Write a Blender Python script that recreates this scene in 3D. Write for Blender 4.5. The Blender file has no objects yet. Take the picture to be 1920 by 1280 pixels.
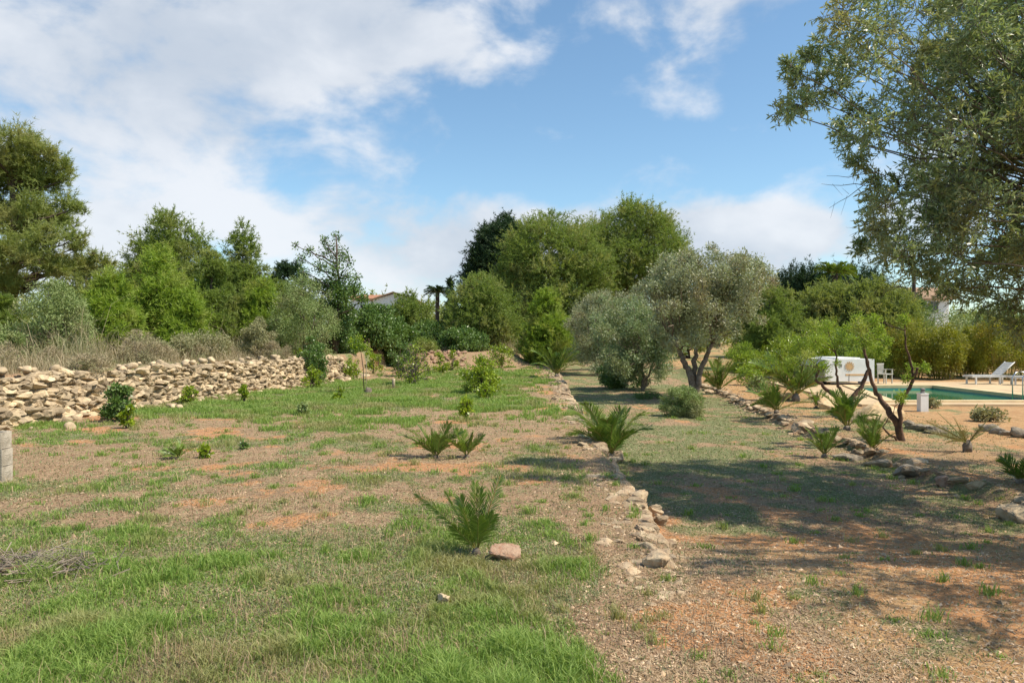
import bpy, math, random
import numpy as np
C = bpy.context.scene.collection
S = bpy.context.scene
R = math.radians
rng = np.random.default_rng(7)
random.seed(7)

# ------------------------------------------------------------------ camera
CAMZ, F = 1.7, 1390.0            # eye height, focal length in pixels of a 1920 wide picture
cam = bpy.data.objects.new('camera', bpy.data.cameras.new('camera'))
C.objects.link(cam)
cam.location = (0, 0, CAMZ)
cam.rotation_euler = (R(90), 0, 0)
cam.data.sensor_width = 36
cam.data.lens = 36 * F / 1920
cam.data.clip_start = 0.05
cam.data.clip_end = 3000
S.camera = cam

# ------------------------------------------------------------------ light and sky
SUN = np.array([1.0, -0.30, 1.5]); SUN /= np.linalg.norm(SUN)
sl = bpy.data.lights.new('sun', 'SUN'); sl.energy = 5.0; sl.angle = R(0.6); sl.color = (1, .89, .74)
so = bpy.data.objects.new('sun', sl); C.objects.link(so)
from mathutils import Vector
so.rotation_euler = Vector(SUN).to_track_quat('Z', 'Y').to_euler()
S.view_settings.view_transform = 'Standard'
S.view_settings.look = 'None'
S.view_settings.exposure = 0.38
S.view_settings.gamma = 1

class NT:
    """tiny helper for node trees"""
    def __init__(s, nt): s.nt = nt; s.L = nt.links
    def n(s, t, **k):
        x = s.nt.nodes.new(t)
        for a, b in k.items(): setattr(x, a, b)
        return x
    def put(s, sock, v):
        if hasattr(v, 'is_output') or isinstance(v, bpy.types.NodeSocket): s.L.new(v, sock)
        else:
            if hasattr(sock, 'default_value') and isinstance(v, (tuple, list)) and len(v) == 3 and len(sock.default_value) == 4: v = (*v, 1)
            sock.default_value = v
    def m(s, op, a, b=None, c=None, clamp=False):
        x = s.n('ShaderNodeMath', operation=op); x.use_clamp = clamp
        s.put(x.inputs[0], a)
        if b is not None: s.put(x.inputs[1], b)
        if c is not None: s.put(x.inputs[2], c)
        return x.outputs[0]
    def mix(s, f, a, b, mode='MIX'):
        x = s.n('ShaderNodeMix', data_type='RGBA', blend_type=mode)
        s.put(x.inputs[0], f); s.put(x.inputs[6], a); s.put(x.inputs[7], b)
        return x.outputs[2]
    def noise(s, vec, scale, detail=4, rough=.55, dist=0):
        x = s.n('ShaderNodeTexNoise'); s.L.new(vec, x.inputs['Vector'])
        x.inputs['Scale'].default_value = scale; x.inputs['Detail'].default_value = detail
        x.inputs['Roughness'].default_value = rough; x.inputs['Distortion'].default_value = dist
        return x.outputs['Fac']
    def ramp(s, v, a, b, c=0., d=1.):
        x = s.n('ShaderNodeMapRange'); x.interpolation_type = 'SMOOTHSTEP'
        s.put(x.inputs[0], v)
        for i, q in zip((1, 2, 3, 4), (a, b, c, d)): x.inputs[i].default_value = q
        return x.outputs[0]

w = bpy.data.worlds.new('World'); S.world = w; w.use_nodes = True
T = NT(w.node_tree)
bg = w.node_tree.nodes['Background']
sky = T.n('ShaderNodeTexSky', sky_type='NISHITA'); sky.sun_disc = False
sky.sun_elevation = math.asin(SUN[2]); sky.sun_rotation = math.atan2(SUN[0], SUN[1])
sky.air_density = 1.0; sky.dust_density = 0.5; sky.ozone_density = 2.2
tc = T.n('ShaderNodeTexCoord'); sep = T.n('ShaderNodeSeparateXYZ'); T.L.new(tc.outputs['Generated'], sep.inputs[0])
az = T.m('ARCTAN2', sep.outputs[0], sep.outputs[1]); el = T.m('ARCSINE', sep.outputs[2])
cmb = T.n('ShaderNodeCombineXYZ')      # cloud layer seen in perspective
zz = T.m('ADD', T.m('MAXIMUM', sep.outputs[2], 0.0), 0.16)
T.L.new(T.m('DIVIDE', sep.outputs[0], zz), cmb.inputs[0]); T.L.new(T.m('DIVIDE', sep.outputs[1], zz), cmb.inputs[1])
pv = cmb.outputs[0]
cm2 = T.n('ShaderNodeCombineXYZ'); T.L.new(az, cm2.inputs[0]); T.L.new(T.m('MULTIPLY', el, 1.6), cm2.inputs[1])
n1 = T.noise(pv, 1.1, 6, .55, .3); n2 = T.noise(cm2.outputs[0], 6.5, 8, .55, .2); n3 = T.noise(cm2.outputs[0], 2.6, 5, .5)
acc = None
# banks of cloud: centre (azimuth, elevation), size, weight
for (a, e, sa, se, k) in [(-.50, .30, .30, .13, .9), (-.20, .40, .27, .075, .95), (-.50, .10, .27, .10, .72), (-.16, .145, .16, .05, .6), (-.08, .075, .16, .05, .5),
                          (.10, .155, .16, .035, .42), (.22, .13, .25, .05, 1.3), (.24, .36, .14, .06, .36), (.34, .44, .16, .05, .72), (.62, .2, .25, .12, .45),
                          (-1.5, .3, .6, .3, .7), (2.2, .4, .7, .3, .6), (3.0, .8, .8, .3, .6), (0.4, 1.1, .8, .25, .3)]:
    dx = T.m('DIVIDE', T.m('SUBTRACT', az, a), sa); dy = T.m('DIVIDE', T.m('SUBTRACT', el, e), se)
    g = T.m('MULTIPLY', T.m('EXPONENT', T.m('MULTIPLY', T.m('ADD', T.m('MULTIPLY', dx, dx), T.m('MULTIPLY', dy, dy)), -1.0)), k)
    acc = g if acc is None else T.m('ADD', acc, g)
dens = T.m('ADD', T.m('ADD', acc, T.m('MULTIPLY', T.m('SUBTRACT', n2, .5), 2.7)), T.m('MULTIPLY', T.m('SUBTRACT', n1, .5), .8))
cover = T.ramp(dens, .25, .95, 0, .93)
shade = T.ramp(T.m('ADD', T.m('MULTIPLY', n3, .6), T.m('MULTIPLY', n2, .4)), .38, .62)
ccol = T.mix(shade, (6.0, 6.7, 7.7), (9.0, 9.3, 9.8))
sc = T.mix(1.0, sky.outputs[0], (1.58, 1.80, 1.76), 'MULTIPLY')
T.L.new(T.mix(cover, sc, ccol), bg.inputs[0])
bg.inputs[1].default_value = 0.076

# ------------------------------------------------------------------ noise and terrain
def vnoise(x, y, seed=0):
    x = np.asarray(x, float); y = np.asarray(y, float)
    xi = np.floor(x).astype(np.int64); yi = np.floor(y).astype(np.int64)
    fx = x - xi; fy = y - yi; fx = fx*fx*(3-2*fx); fy = fy*fy*(3-2*fy)
    def h(a, b):
        n = (a*374761393 + b*668265263 + seed*69069 + 1013904223) & 0xffffffff
        n = ((n ^ (n >> 13)) * 1274126177) & 0xffffffff
        return ((n ^ (n >> 16)) & 0xffff) / 65535.
    return (h(xi, yi)*(1-fx)+h(xi+1, yi)*fx)*(1-fy) + (h(xi, yi+1)*(1-fx)+h(xi+1, yi+1)*fx)*fy
def fbm(x, y, seed=0, o=4):
    s = 0; a = .5; t = 0
    for i in range(o):
        s = s + a*vnoise(np.asarray(x)*2**i, np.asarray(y)*2**i, seed+i*17); t += a; a *= .5
    return s/t
def sst(a, b, x):
    t = np.clip((x-a)/(b-a), 0, 1); return t*t*(3-2*t)
def terr_x(y): return np.interp(y, [-50, 5.6, 9.85, 19.7, 39, 60, 200], [1.0, 1.17, 1.35, 1.56, 2.27, 3.0, 8]) + .12*(fbm(np.asarray(y)*.9, 0*np.asarray(y), 3)-.5)
def path_x(y): return np.interp(y, [-50, 8.9, 11.9, 17.8, 27, 60, 200], [6.1, 6.15, 6.3, 6.66, 7.8, 12, 30]) + .3*(fbm(np.asarray(y)*.5, 0*np.asarray(y), 5)-.5)
def wall_x(y): return np.interp(y, [-50, 8, 14.8, 31.5, 45, 200], [-12.6, -10.9, -10.2, -8.2, -7.0, -7.0])
PIN = [(11.7, 22.7), (13.95, 30.3), (17.2, 30.3), (17.0, 22.7)]          # pool
POUT = [(10.2, 21.6), (11.6, 33.6), (24.0, 33.6), (24.0, 21.6)]
def in_pool(x, y, g=.45):
    xl = np.interp(y, [22.7, 30.3], [11.7, 13.95]); xr = np.interp(y, [22.7, 30.3], [17.0, 17.2])
    return (y > 22.7-g) & (y < 30.3+g) & (x > xl-g) & (x < xr+g)
def hgt(x, y, fine=True):
    x = np.asarray(x, float); y = np.asarray(y, float)
    rise = .02*np.clip(y-33, 0, 60)
    right = sst(terr_x(y)-.02, terr_x(y)+.30, x)
    drop = .36*sst(4.9, 8.0, y)
    z = rise - drop*right
    z = z + .16*sst(path_x(y)-.15, path_x(y)+.2, x)*sst(6, 10, y)
    up = sst(0, .35, wall_x(y)-.15-x) * (1.0 + .1*(fbm(x*.4, y*.4, 11)-.5))
    bank = sst(44.5, 46, y + 1.5*fbm(x*.5, y*0, 9)) * sst(1.5, -.5, x) * .8
    z = z + np.maximum(up, bank)
    if fine:
        flat = 1-sst(9, 10.2, x)*sst(20, 21.6, y)*sst(36, 33.6, y)
        z = z + flat*(.09*(fbm(x*.35, y*.35, 21)-.5) + .03*(fbm(x*2.2, y*2.2, 22)-.5))
    z = np.where(in_pool(x, y), -2.0, z)
    return z
def G(px, py):
    """ground point that lies behind a picture position"""
    Y = 15.
    for _ in range(60):
        h = float(hgt((px-960)/F*Y, Y)); h = max(h, -.5)
        Y = .5*Y + .5*min(90, (CAMZ-h)*F/(py-640))
    return at(px, Y)
def at(px, Y):
    X = (px-960)/F*Y
    return np.array([X, Y, float(hgt(X, Y))])
def P(px, py, Y): return np.array([(px-960)/F*Y, Y, CAMZ-(py-640)/F*Y])

def gs(x, y, cx, cy, sx, sy): return np.exp(-(((x-cx)/sx)**2+((y-cy)/sy)**2))
def masks(x, y):
    tx = terr_x(y); L = 1-sst(tx-.7, tx-.1, x)*1.0; M = sst(tx, tx+.4, x)*(1-sst(path_x(y)-.2, path_x(y)+.3, x)); Rr = sst(path_x(y)-.2, path_x(y)+.3, x)
    n = fbm(x*.75, y*.75, 31, 5); n2 = fbm(x*2.9, y*2.1, 41, 4)
    lg = 1.35*sst(7.6, 6.0, y+.9*(n-.5)*2)*sst(.95, .1, x) + 1.5*gs(x, y, -6.0, 8.5, 1.5, .7) + .55*gs(x, y, -4.3, 9.5, 1.6, .7) + .7*gs(x, y, -6.3, 12.8, 2.5, .8)
    lg = lg + 1.3*gs(x, y, -5.7, 19.5, 3.5, 3.3) + 1.1*gs(x, y, -4.5, 27, 3.5, 5) + .9*gs(x, y, -1.5, 33, 2.6, 8) + .35*gs(x, y, -.3, 20, 1.5, 7) + .25*gs(x, y, -.9, 7.4, .7, .5)
    lg = lg*L*(x > wall_x(y))
    mg = M*(.66*sst(7.8, 11.5, y) + .2*sst(6.2, 7.5, y)*sst(3.2, 2.0, x) + .25*gs(x, y, 2.0, 6.4, 1.2, 1.2))
    rg = Rr*(.62*gs(x, y, 7.9, 14.5, 1.7, 3.5)+.35*gs(x, y, 8.6, 20, 1.6, 4) + .5*sst(32, 40, y))
    up = .35*(x < wall_x(y))
    g = np.clip(sst(.36, .84, n*.85+n2*.85-.50+.06*L+(lg+mg+rg+up)*.45), 0, 1)
    o = sst(.60, .72, fbm(x*.9, y*.9, 51, 5) + .14*gs(x, y, 1.3, 6.3, .5, 3.5) + .16*gs(x, y, 1.6, 4.6, .8, .7) + .10*gs(x, y, 4, 7, 2.6, 1.5)*Rr + .05*gs(x, y, -4, 12, 4, 3)+ .07*gs(x, y, 4, 4.4, 3, 1.4)
            + .22*gs(x, y, 4.2, 6.4, 2.6, 1.7)*(1-L)+.08*(1-L)*gs(x, y, 2.5, 4.6, 4, 1.6)+.04*Rr*gs(x, y, 7, 8.5, 3, 4)-.14*Rr*sst(11, 15, y)) * (1-.7*g)
    b = np.clip(Rr*sst(12.5, 16, y)*sst(7, 9.5, x) + .55*Rr + 1.0*sst(1.3, 2.4, x)*sst(9.5, 6.5, y), 0, 1)*(1-g*.6)
    return g, o, b

# ------------------------------------------------------------------ mesh building
class MB:
    def __init__(s): s.v = []; s.f = []; s.nv = 0; s.sm = []
    def add(s, V, Fc, sm=False):
        V = np.asarray(V, float).reshape(-1, 3); s.v.append(V)
        by = {}
        for f in Fc: by.setdefault(len(f), []).append(f)
        for k, a in by.items(): s.f.append(np.asarray(a, np.int64)+s.nv); s.sm.append(sm)
        s.nv += len(V); return s
    def batch(s, V, loc):
        """V: (N,k,3), loc: faces inside one item"""
        V = np.asarray(V, float); N, k, _ = V.shape
        if N == 0: return s
        off = (np.arange(N)*k)[:, None]
        by = {}
        for f in loc: by.setdefault(len(f), []).append(f)
        for q, a in by.items():
            a = np.asarray(a, np.int64)
            s.f.append((a[None]+off[:, :, None]).reshape(-1, q)+s.nv); s.sm.append(False)
        s.v.append(V.reshape(-1, 3)); s.nv += N*k; return s
    def box(s, c, d, rz=0, bev=0, tilt=(0, 0)):
        x, y, z = np.array(d)/2
        v = np.array([[a*x, b*y, e*z] for e in (-1, 1) for a, b in ((-1, -1), (1, -1), (1, 1), (-1, 1))], float)
        F_ = [(3, 2, 1, 0), (4, 5, 6, 7), (0, 1, 5, 4), (1, 2, 6, 5), (2, 3, 7, 6), (3, 0, 4, 7)]
        if tilt[0]: a = tilt[0]; v = v @ np.array([[1, 0, 0], [0, math.cos(a), math.sin(a)], [0, -math.sin(a), math.cos(a)]])
        if tilt[1]: a = tilt[1]; v = v @ np.array([[math.cos(a), 0, -math.sin(a)], [0, 1, 0], [math.sin(a), 0, math.cos(a)]])
        c_, s_ = math.cos(rz), math.sin(rz); v = v @ np.array([[c_, s_, 0], [-s_, c_, 0], [0, 0, 1]])
        return s.add(v+np.array(c), F_)
    def tube(s, pts, rad, n=7, rough=0):
        pts = np.asarray(pts, float); m = len(pts)
        rad = np.broadcast_to(rad, (m,)) if np.ndim(rad) else np.full(m, rad)
        d = np.gradient(pts, axis=0); d /= np.linalg.norm(d, axis=1)[:, None]+1e-9
        ref = np.array([0, 0, 1.]) if abs(d[0][2]) < .8 else np.array([1., 0, 0])
        V = []
        for i in range(m):
            a = np.cross(d[i], ref); a /= np.linalg.norm(a)+1e-9; b = np.cross(d[i], a); ref = ref if i == 0 else ref
            t = np.arange(n)/n*2*np.pi
            r = rad[i]*(1+rough*rng.uniform(-1, 1, n)) if rough else rad[i]
            V.append(pts[i]+(np.cos(t)*r)[:, None]*a+(np.sin(t)*r)[:, None]*b)
        F_ = [(i*n+j, i*n+(j+1) % n, (i+1)*n+(j+1) % n, (i+1)*n+j) for i in range(m-1) for j in range(n)]
        F_.append(tuple(range(n))[::-1]); F_.append(tuple((m-1)*n+j for j in range(n)))
        return s.add(np.concatenate(V), F_, True)
    def prisms(s, p0, p1, r0, r1):
        p0 = np.asarray(p0, float).reshape(-1, 3); p1 = np.asarray(p1, float).reshape(-1, 3)
        if len(p0) == 0: return s
        d = p1-p0; d /= np.linalg.norm(d, axis=1)[:, None]+1e-9
        a = np.cross(d, [.31, .52, .79]); a /= np.linalg.norm(a, axis=1)[:, None]+1e-9; b = np.cross(d, a)
        r0 = np.broadcast_to(r0, len(p0))[:, None]; r1 = np.broadcast_to(r1, len(p0))[:, None]
        V = []
        for p, r in ((p0, r0), (p1, r1)):
            for k in range(3):
                t = k*2.0944; V.append(p+r*(math.cos(t)*a+math.sin(t)*b))
        return s.batch(np.stack(V, 1), [(0, 1, 4, 3), (1, 2, 5, 4), (2, 0, 3, 5)])
    def build(s, name, mat, parent=None, smooth=False, attr=None):
        me = bpy.data.meshes.new(name)
        V = np.concatenate(s.v).astype(np.float32)
        off = np.zeros(3)
        if parent is None:
            off = np.array([V[:, 0].mean(), V[:, 1].mean(), V[:, 2].min()])
        else: off = np.array(parent.location)+ (np.array(parent.parent.location) if parent.parent else 0)
        V = V-off.astype(np.float32)
        me.vertices.add(len(V)); me.vertices.foreach_set('co', V.ravel())
        tot = sum(f.size for f in s.f); npoly = sum(len(f) for f in s.f)
        me.loops.add(tot); me.polygons.add(npoly)
        li = np.concatenate([f.ravel() for f in s.f]).astype(np.int32)
        sz = np.concatenate([np.full(len(f), f.shape[1], np.int32) for f in s.f])
        st = np.concatenate([[0], np.cumsum(sz)[:-1]]).astype(np.int32)
        me.loops.foreach_set('vertex_index', li); me.polygons.foreach_set('loop_start', st)
        try: me.polygons.foreach_set('loop_total', sz)
        except Exception: pass
        sm = np.ones(npoly, bool) if smooth else np.concatenate([np.full(len(f), q, bool) for f, q in zip(s.f, s.sm)])
        me.polygons.foreach_set('use_smooth', sm)
        if attr is not None:
            ca = me.color_attributes.new('mask', 'FLOAT_COLOR', 'POINT')
            ca.data.foreach_set('color', np.asarray(attr, np.float32).ravel())
        me.materials.append(mat); me.update(calc_edges=True)
        o = bpy.data.objects.new(name, me); C.objects.link(o)
        if parent is not None: o.parent = parent
        else: o.location = off
        return o
def tag(o, label=None, cat=None, group=None, kind=None):
    if label: o['label'] = label
    if cat: o['category'] = cat
    if group: o['group'] = group
    if kind: o['kind'] = kind
    return o
def thing(name, label, cat, loc, group=None):
    o = bpy.data.objects.new(name, None); C.objects.link(o); o.location = [float(a) for a in loc]
    o.empty_display_size = .2
    return tag(o, label, cat, group)

def ico(sub):
    p = (1+5**.5)/2
    v = [(-1, p, 0), (1, p, 0), (-1, -p, 0), (1, -p, 0), (0, -1, p), (0, 1, p), (0, -1, -p), (0, 1, -p), (p, 0, -1), (p, 0, 1), (-p, 0, -1), (-p, 0, 1)]
    f = [(0, 11, 5), (0, 5, 1), (0, 1, 7), (0, 7, 10), (0, 10, 11), (1, 5, 9), (5, 11, 4), (11, 10, 2), (10, 7, 6), (7, 1, 8), (3, 9, 4), (3, 4, 2), (3, 2, 6), (3, 6, 8), (3, 8, 9), (4, 9, 5), (2, 4, 11), (6, 2, 10), (8, 6, 7), (9, 8, 1)]
    v = [np.array(a, float)/np.linalg.norm(a) for a in v]
    for _ in range(sub):
        c = {}; nf = []
        def mid(a, b):
            k = (min(a, b), max(a, b))
            if k not in c: q = v[a]+v[b]; v.append(q/np.linalg.norm(q)); c[k] = len(v)-1
            return c[k]
        for a, b, d in f:
            x, y, z = mid(a, b), mid(b, d), mid(d, a); nf += [(a, x, z), (b, y, x), (d, z, y), (x, y, z)]
        f = nf
    return np.array(v), f
ICO = {k: ico(k) for k in (1, 2, 3)}
def rock(mb, c, size, sub=2, rot=None, cuts=9, box=1., flat=False):
    V, Fc = ICO[sub]; V = np.sign(V)*np.abs(V)**box
    for _ in range(cuts):
        n = rng.normal(size=3); n /= np.linalg.norm(n); d = rng.uniform(.52, .85)
        V -= np.maximum(0, V@n-d)[:, None]*n*.95
    V *= (1+.05*rng.normal(size=(len(V), 1)))
    V *= np.array(size)/2*1.2
    a = rng.uniform(0, 6.28) if rot is None else rot; b = rng.normal()*.18
    ca, sa, cb, sb = math.cos(a), math.sin(a), math.cos(b), math.sin(b)
    V = V@np.array([[cb, 0, -sb], [0, 1, 0], [sb, 0, cb]])@np.array([[ca, sa, 0], [-sa, ca, 0], [0, 0, 1]])
    mb.add(V+np.array(c), Fc, not flat)

# ------------------------------------------------------------------ materials
def mat(name):
    m = bpy.data.materials.new(name); m.use_nodes = True
    t = NT(m.node_tree); p = m.node_tree.nodes['Principled BSDF']; out = m.node_tree.nodes['Material Output']
    return m, t, p, out
def leafmat(name, c1, c2, c3, nscale=.9, trans=.3, rough=.55, spec=.3):
    """c1/c2: leaf to leaf, c3: whole branches (younger or drier growth)"""
    m, t, p, out = mat(name)
    geo = t.n('ShaderNodeNewGeometry'); tcd = t.n('ShaderNodeTexCoord')
    c = t.mix(geo.outputs['Random Per Island'], c1, c2)
    f = t.ramp(t.noise(tcd.outputs['Object'], nscale, 3), .48, .66)
    c = t.mix(f, c, c3)
    t.L.new(c, p.inputs['Base Color']); p.inputs['Roughness'].default_value = rough
    p.inputs['Specular IOR Level'].default_value = spec
    tr = t.n('ShaderNodeBsdfTranslucent'); t.L.new(t.mix(1., c, (1.35, 1.35, .7), 'MULTIPLY'), tr.inputs[0])
    mx = t.n('ShaderNodeMixShader'); mx.inputs[0].default_value = trans
    t.L.new(p.outputs[0], mx.inputs[1]); t.L.new(tr.outputs[0], mx.inputs[2]); t.L.new(mx.outputs[0], out.inputs[0])
    return m
def solid(name, c1, c2=None, scale=4, rough=.8, bump=.0, bscale=30, spec=.3, metal=0, isl=0.):
    m, t, p, out = mat(name); tcd = t.n('ShaderNodeTexCoord')
    c2 = c2 or tuple(q*.8 for q in c1)
    c = t.mix(t.ramp(t.noise(tcd.outputs['Object'], scale, 6, .6), .35, .65), c1, c2)
    if isl:
        geo = t.n('ShaderNodeNewGeometry')
        g = t.m('ADD', t.m('MULTIPLY', geo.outputs['Random Per Island'], isl*2), 1-isl)
        gg = t.n('ShaderNodeCombineXYZ'); [t.L.new(g, gg.inputs[i]) for i in range(3)]
        c = t.mix(1., c, gg.outputs[0], 'MULTIPLY')
    t.L.new(c, p.inputs['Base Color']); p.inputs['Roughness'].default_value = rough
    p.inputs['Specular IOR Level'].default_value = spec; p.inputs['Metallic'].default_value = metal
    if bump:
        b = t.n('ShaderNodeBump'); b.inputs['Strength'].default_value = bump; b.inputs['Distance'].default_value = .02
        t.L.new(t.noise(tcd.outputs['Object'], bscale, 5), b.inputs['Height']); t.L.new(b.outputs[0], p.inputs['Normal'])
    return m
M = {}
M['pine'] = leafmat('pine_needles', (.155, .220, .048), (.225, .300, .070), (.310, .335, .120), .5, .38)
M['pine_y'] = leafmat('young_pine_needles', (.200, .305, .038), (.285, .385, .060), (.330, .360, .100), .7, .38)
M['pine_d'] = leafmat('dull_pine_needles', (.195, .245, .065), (.270, .320, .090), (.320, .325, .125), .5, .36)  # duller, slightly paler green than the common pine needles
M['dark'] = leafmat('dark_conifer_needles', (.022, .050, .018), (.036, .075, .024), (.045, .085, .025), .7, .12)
M['olive'] = leafmat('olive_leaves', (.225, .270, .140), (.345, .375, .230), (.310, .285, .165), 1.1, .22, .45, .5)
M['olive_n'] = leafmat('near_olive_leaves', (.175, .245, .090), (.350, .410, .220), (.330, .330, .155), 1.2, .28, .4, .5)
M['olive_g'] = leafmat('greener_olive_leaves', (.170, .250, .105), (.290, .360, .190), (.250, .290, .130), 1.0, .22, .45, .5)
M['broad'] = leafmat('broad_leaves', (.075, .145, .030), (.160, .255, .062), (.125, .200, .055), .9, .25, .4, .5)
M['grey'] = leafmat('grey_shrub_leaves', (.190, .265, .085), (.270, .335, .130), (.270, .275, .130), .8, .2)
M['citrus'] = leafmat('citrus_leaves', (.180, .270, .018), (.330, .420, .035), (.150, .230, .030), 3.0, .35, .35, .5)
M['yellow'] = leafmat('yellow_cane_leaves', (.170, .200, .022), (.270, .270, .030), (.290, .235, .035), .7, .35)
M['scrub'] = leafmat('dry_scrub_stalks', (.400, .325, .210), (.310, .270, .165), (.270, .280, .140), .8, .15)
M['scrubg'] = leafmat('dull_shrub_leaves', (.260, .270, .130), (.340, .330, .180), (.330, .280, .170), .8, .2)
M['twig'] = leafmat('dry_twigs', (.270, .220, .175), (.200, .165, .130), (.300, .235, .180), 1.5, .0)
M['palm'] = leafmat('palm_leaflets', (.090, .165, .022), (.185, .265, .045), (.160, .215, .045), 2.5, .25, .35, .5)
M['palm_dry'] = leafmat('dry_palm_leaflets', (.300, .260, .130), (.230, .210, .110), (.190, .200, .090), 2.5, .2)
M['rachis'] = solid('palm_rachis', (.22, .25, .06), (.30, .22, .06), 6, .5)
M['rach_o'] = solid('orange_rachis', (.48, .26, .06), (.35, .24, .06), 6, .5)
M['grass'] = leafmat('grass_blades', (.150, .260, .050), (.310, .410, .110), (.340, .330, .150), .9, .35)
M['grass2'] = leafmat('low_grass_blades', (.190, .235, .100), (.275, .300, .150), (.270, .250, .150), 1.1, .25)
M['straw'] = leafmat('dead_straw', (.320, .225, .135), (.500, .375, .235), (.240, .170, .105), 1.6, .1)
M['bark'] = solid('bark', (.115, .085, .062), (.060, .045, .035), 9, .95, .8, 25)
M['bark_l'] = solid('pale_bark', (.230, .190, .150), (.110, .085, .065), 9, .95, .8, 25)
M['bark_r'] = solid('reddish_bark', (.150, .090, .060), (.070, .045, .035), 7, .95, .8, 25)
M['stone'] = solid('dry_stone', (.50, .395, .25), (.32, .25, .165), 5, .95, .6, 28, isl=.38)
M['stone_e'] = solid('edge_stone', (.44, .35, .23), (.29, .20, .125), 6, .95, .7, 35, isl=.25)
M['stone_g'] = solid('grey_stone', (.34, .29, .22), (.18, .15, .11), 5, .95, .8, 25)
M['stone_r'] = solid('reddish_stone', (.38, .27, .19), (.30, .17, .11), 14, .95, .8, 40)
M['sandrock'] = solid('sand_rock', (.62, .47, .28), (.48, .34, .19), 3, .95, .6, 20)
M['gravel'] = solid('gravel', (.56, .43, .29), (.40, .26, .15), 3, .9, isl=.45)
M['block'] = solid('concrete_block', (.52, .46, .37), (.30, .26, .20), 5, .95, .7, 60)
M['deck'] = solid('deck_sandstone', (.56, .43, .25), (.45, .33, .20), 1.5, .85, .3, 30)
M['coping'] = solid('coping_stone', (.64, .50, .29), (.56, .42, .24), 3, .8, .3, 40)
M['tile'] = solid('pool_tiles', (.12, .33, .28), (.09, .26, .24), 2, .4)
M['white'] = solid('white_paint', (.80, .80, .78), (.72, .72, .70), 3, .5)
M['wplas'] = solid('white_plastic', (.60, .60, .57), (.50, .50, .47), 3, .45)
M['greyc'] = solid('weathered_plastic', (.40, .40, .36), (.30, .30, .27), 3, .6)
M['greyp'] = solid('grey_panel', (.27, .26, .25), (.22, .21, .20), 2, .7)
M['tan'] = solid('tan_paint', (.62, .40, .20), (.55, .34, .16), 9, .6)
M['black'] = solid('black_rubber', (.02, .02, .02), (.03, .03, .03), 5, .8)
M['roof'] = solid('terracotta_roof', (.42, .20, .11), (.30, .15, .09), 3, .9, .5, 12)
M['roof_o'] = solid('weathered_roof', (.33, .22, .14), (.24, .16, .10), 3, .9, .5, 12)
M['glass'] = solid('window_glass', (.03, .035, .04), (.05, .05, .05), 3, .15, spec=.6)
M['wood'] = solid('pale_wood', (.50, .42, .30), (.38, .30, .2), 12, .9, .5, 40)
M['steel'] = solid('steel_tube', (.6, .6, .6), (.5, .5, .5), 5, .3, metal=1)

m, t, p, out = mat('pool_water')
p.inputs['Base Color'].default_value = (.030, .170, .085, 1); p.inputs['Roughness'].default_value = .06
p.inputs['IOR'].default_value = 1.33
tcd = t.n('ShaderNodeTexCoord'); b = t.n('ShaderNodeBump'); b.inputs['Strength'].default_value = .12; b.inputs['Distance'].default_value = .01
t.L.new(t.noise(tcd.outputs['Object'], 4, 3), b.inputs['Height']); t.L.new(b.outputs[0], p.inputs['Normal'])
M['water'] = m

# ground: dead litter, red soil, sand and green ground cover mixed by the mask of what lies where
m, t, p, out = mat('ground_soil')
tcd = t.n('ShaderNodeTexCoord'); O = tcd.outputs['Object']
at_ = t.n('ShaderNodeVertexColor', layer_name='mask'); sp = t.n('ShaderNodeSeparateColor'); t.L.new(at_.outputs[0], sp.inputs[0])
nf = t.noise(O, 42, 5, .7); nm = t.noise(O, 7, 5, .65); nl = t.noise(O, 1.3, 4, .6); nx = t.noise(O, 130, 3, .7)
lit = t.mix(t.ramp(nf, .36, .64), (.165, .108, .065), (.44, .300, .185))
lit = t.mix(t.ramp(nm, .42, .64, 0, .7), lit, (.34, .275, .15))
lit = t.mix(t.ramp(nl, .45, .65, 0, .45), lit, (.38, .235, .145))
lit = t.mix(t.ramp(nx, .60, .72, 0, .8), lit, (.48, .38, .27))
soil = t.mix(t.ramp(nf, .35, .65), (.40, .180, .075), (.60, .31, .145))
sand = t.mix(t.ramp(nm, .35, .68), (.55, .36, .18), (.40, .22, .10))
sand = t.mix(t.ramp(nf, .40, .66, 0, .6), sand, (.25, .15, .085))
grn = t.mix(t.ramp(nf, .35, .65), (.105, .135, .052), (.235, .265, .125))
fo = t.ramp(t.m('ADD', sp.outputs[1], t.m('MULTIPLY', t.m('SUBTRACT', nm, .5), 2.2)), .40, .85)
fg = t.ramp(t.m('ADD', sp.outputs[0], t.m('MULTIPLY', t.m('SUBTRACT', nm, .5), 1.6)), .25, .85, 0, .85)
fb = t.ramp(t.m('ADD', sp.outputs[2], t.m('MULTIPLY', t.m('SUBTRACT', nl, .5), 1.2)), .3, .9)
c = t.mix(fb, lit, sand); c = t.mix(t.m('MULTIPLY', fo, t.ramp(nf, .38, .60, .35, 1.)), c, soil); c = t.mix(fg, c, grn)
t.L.new(c, p.inputs['Base Color']); p.inputs['Roughness'].default_value = 1; p.inputs['Specular IOR Level'].default_value = .1
b = t.n('ShaderNodeBump'); b.inputs['Strength'].default_value = .9; b.inputs['Distance'].default_value = .03
t.L.new(t.m('ADD', nf, t.m('MULTIPLY', nm, 1.5)), b.inputs['Height']); t.L.new(b.outputs[0], p.inputs['Normal'])
M['ground'] = m

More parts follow.
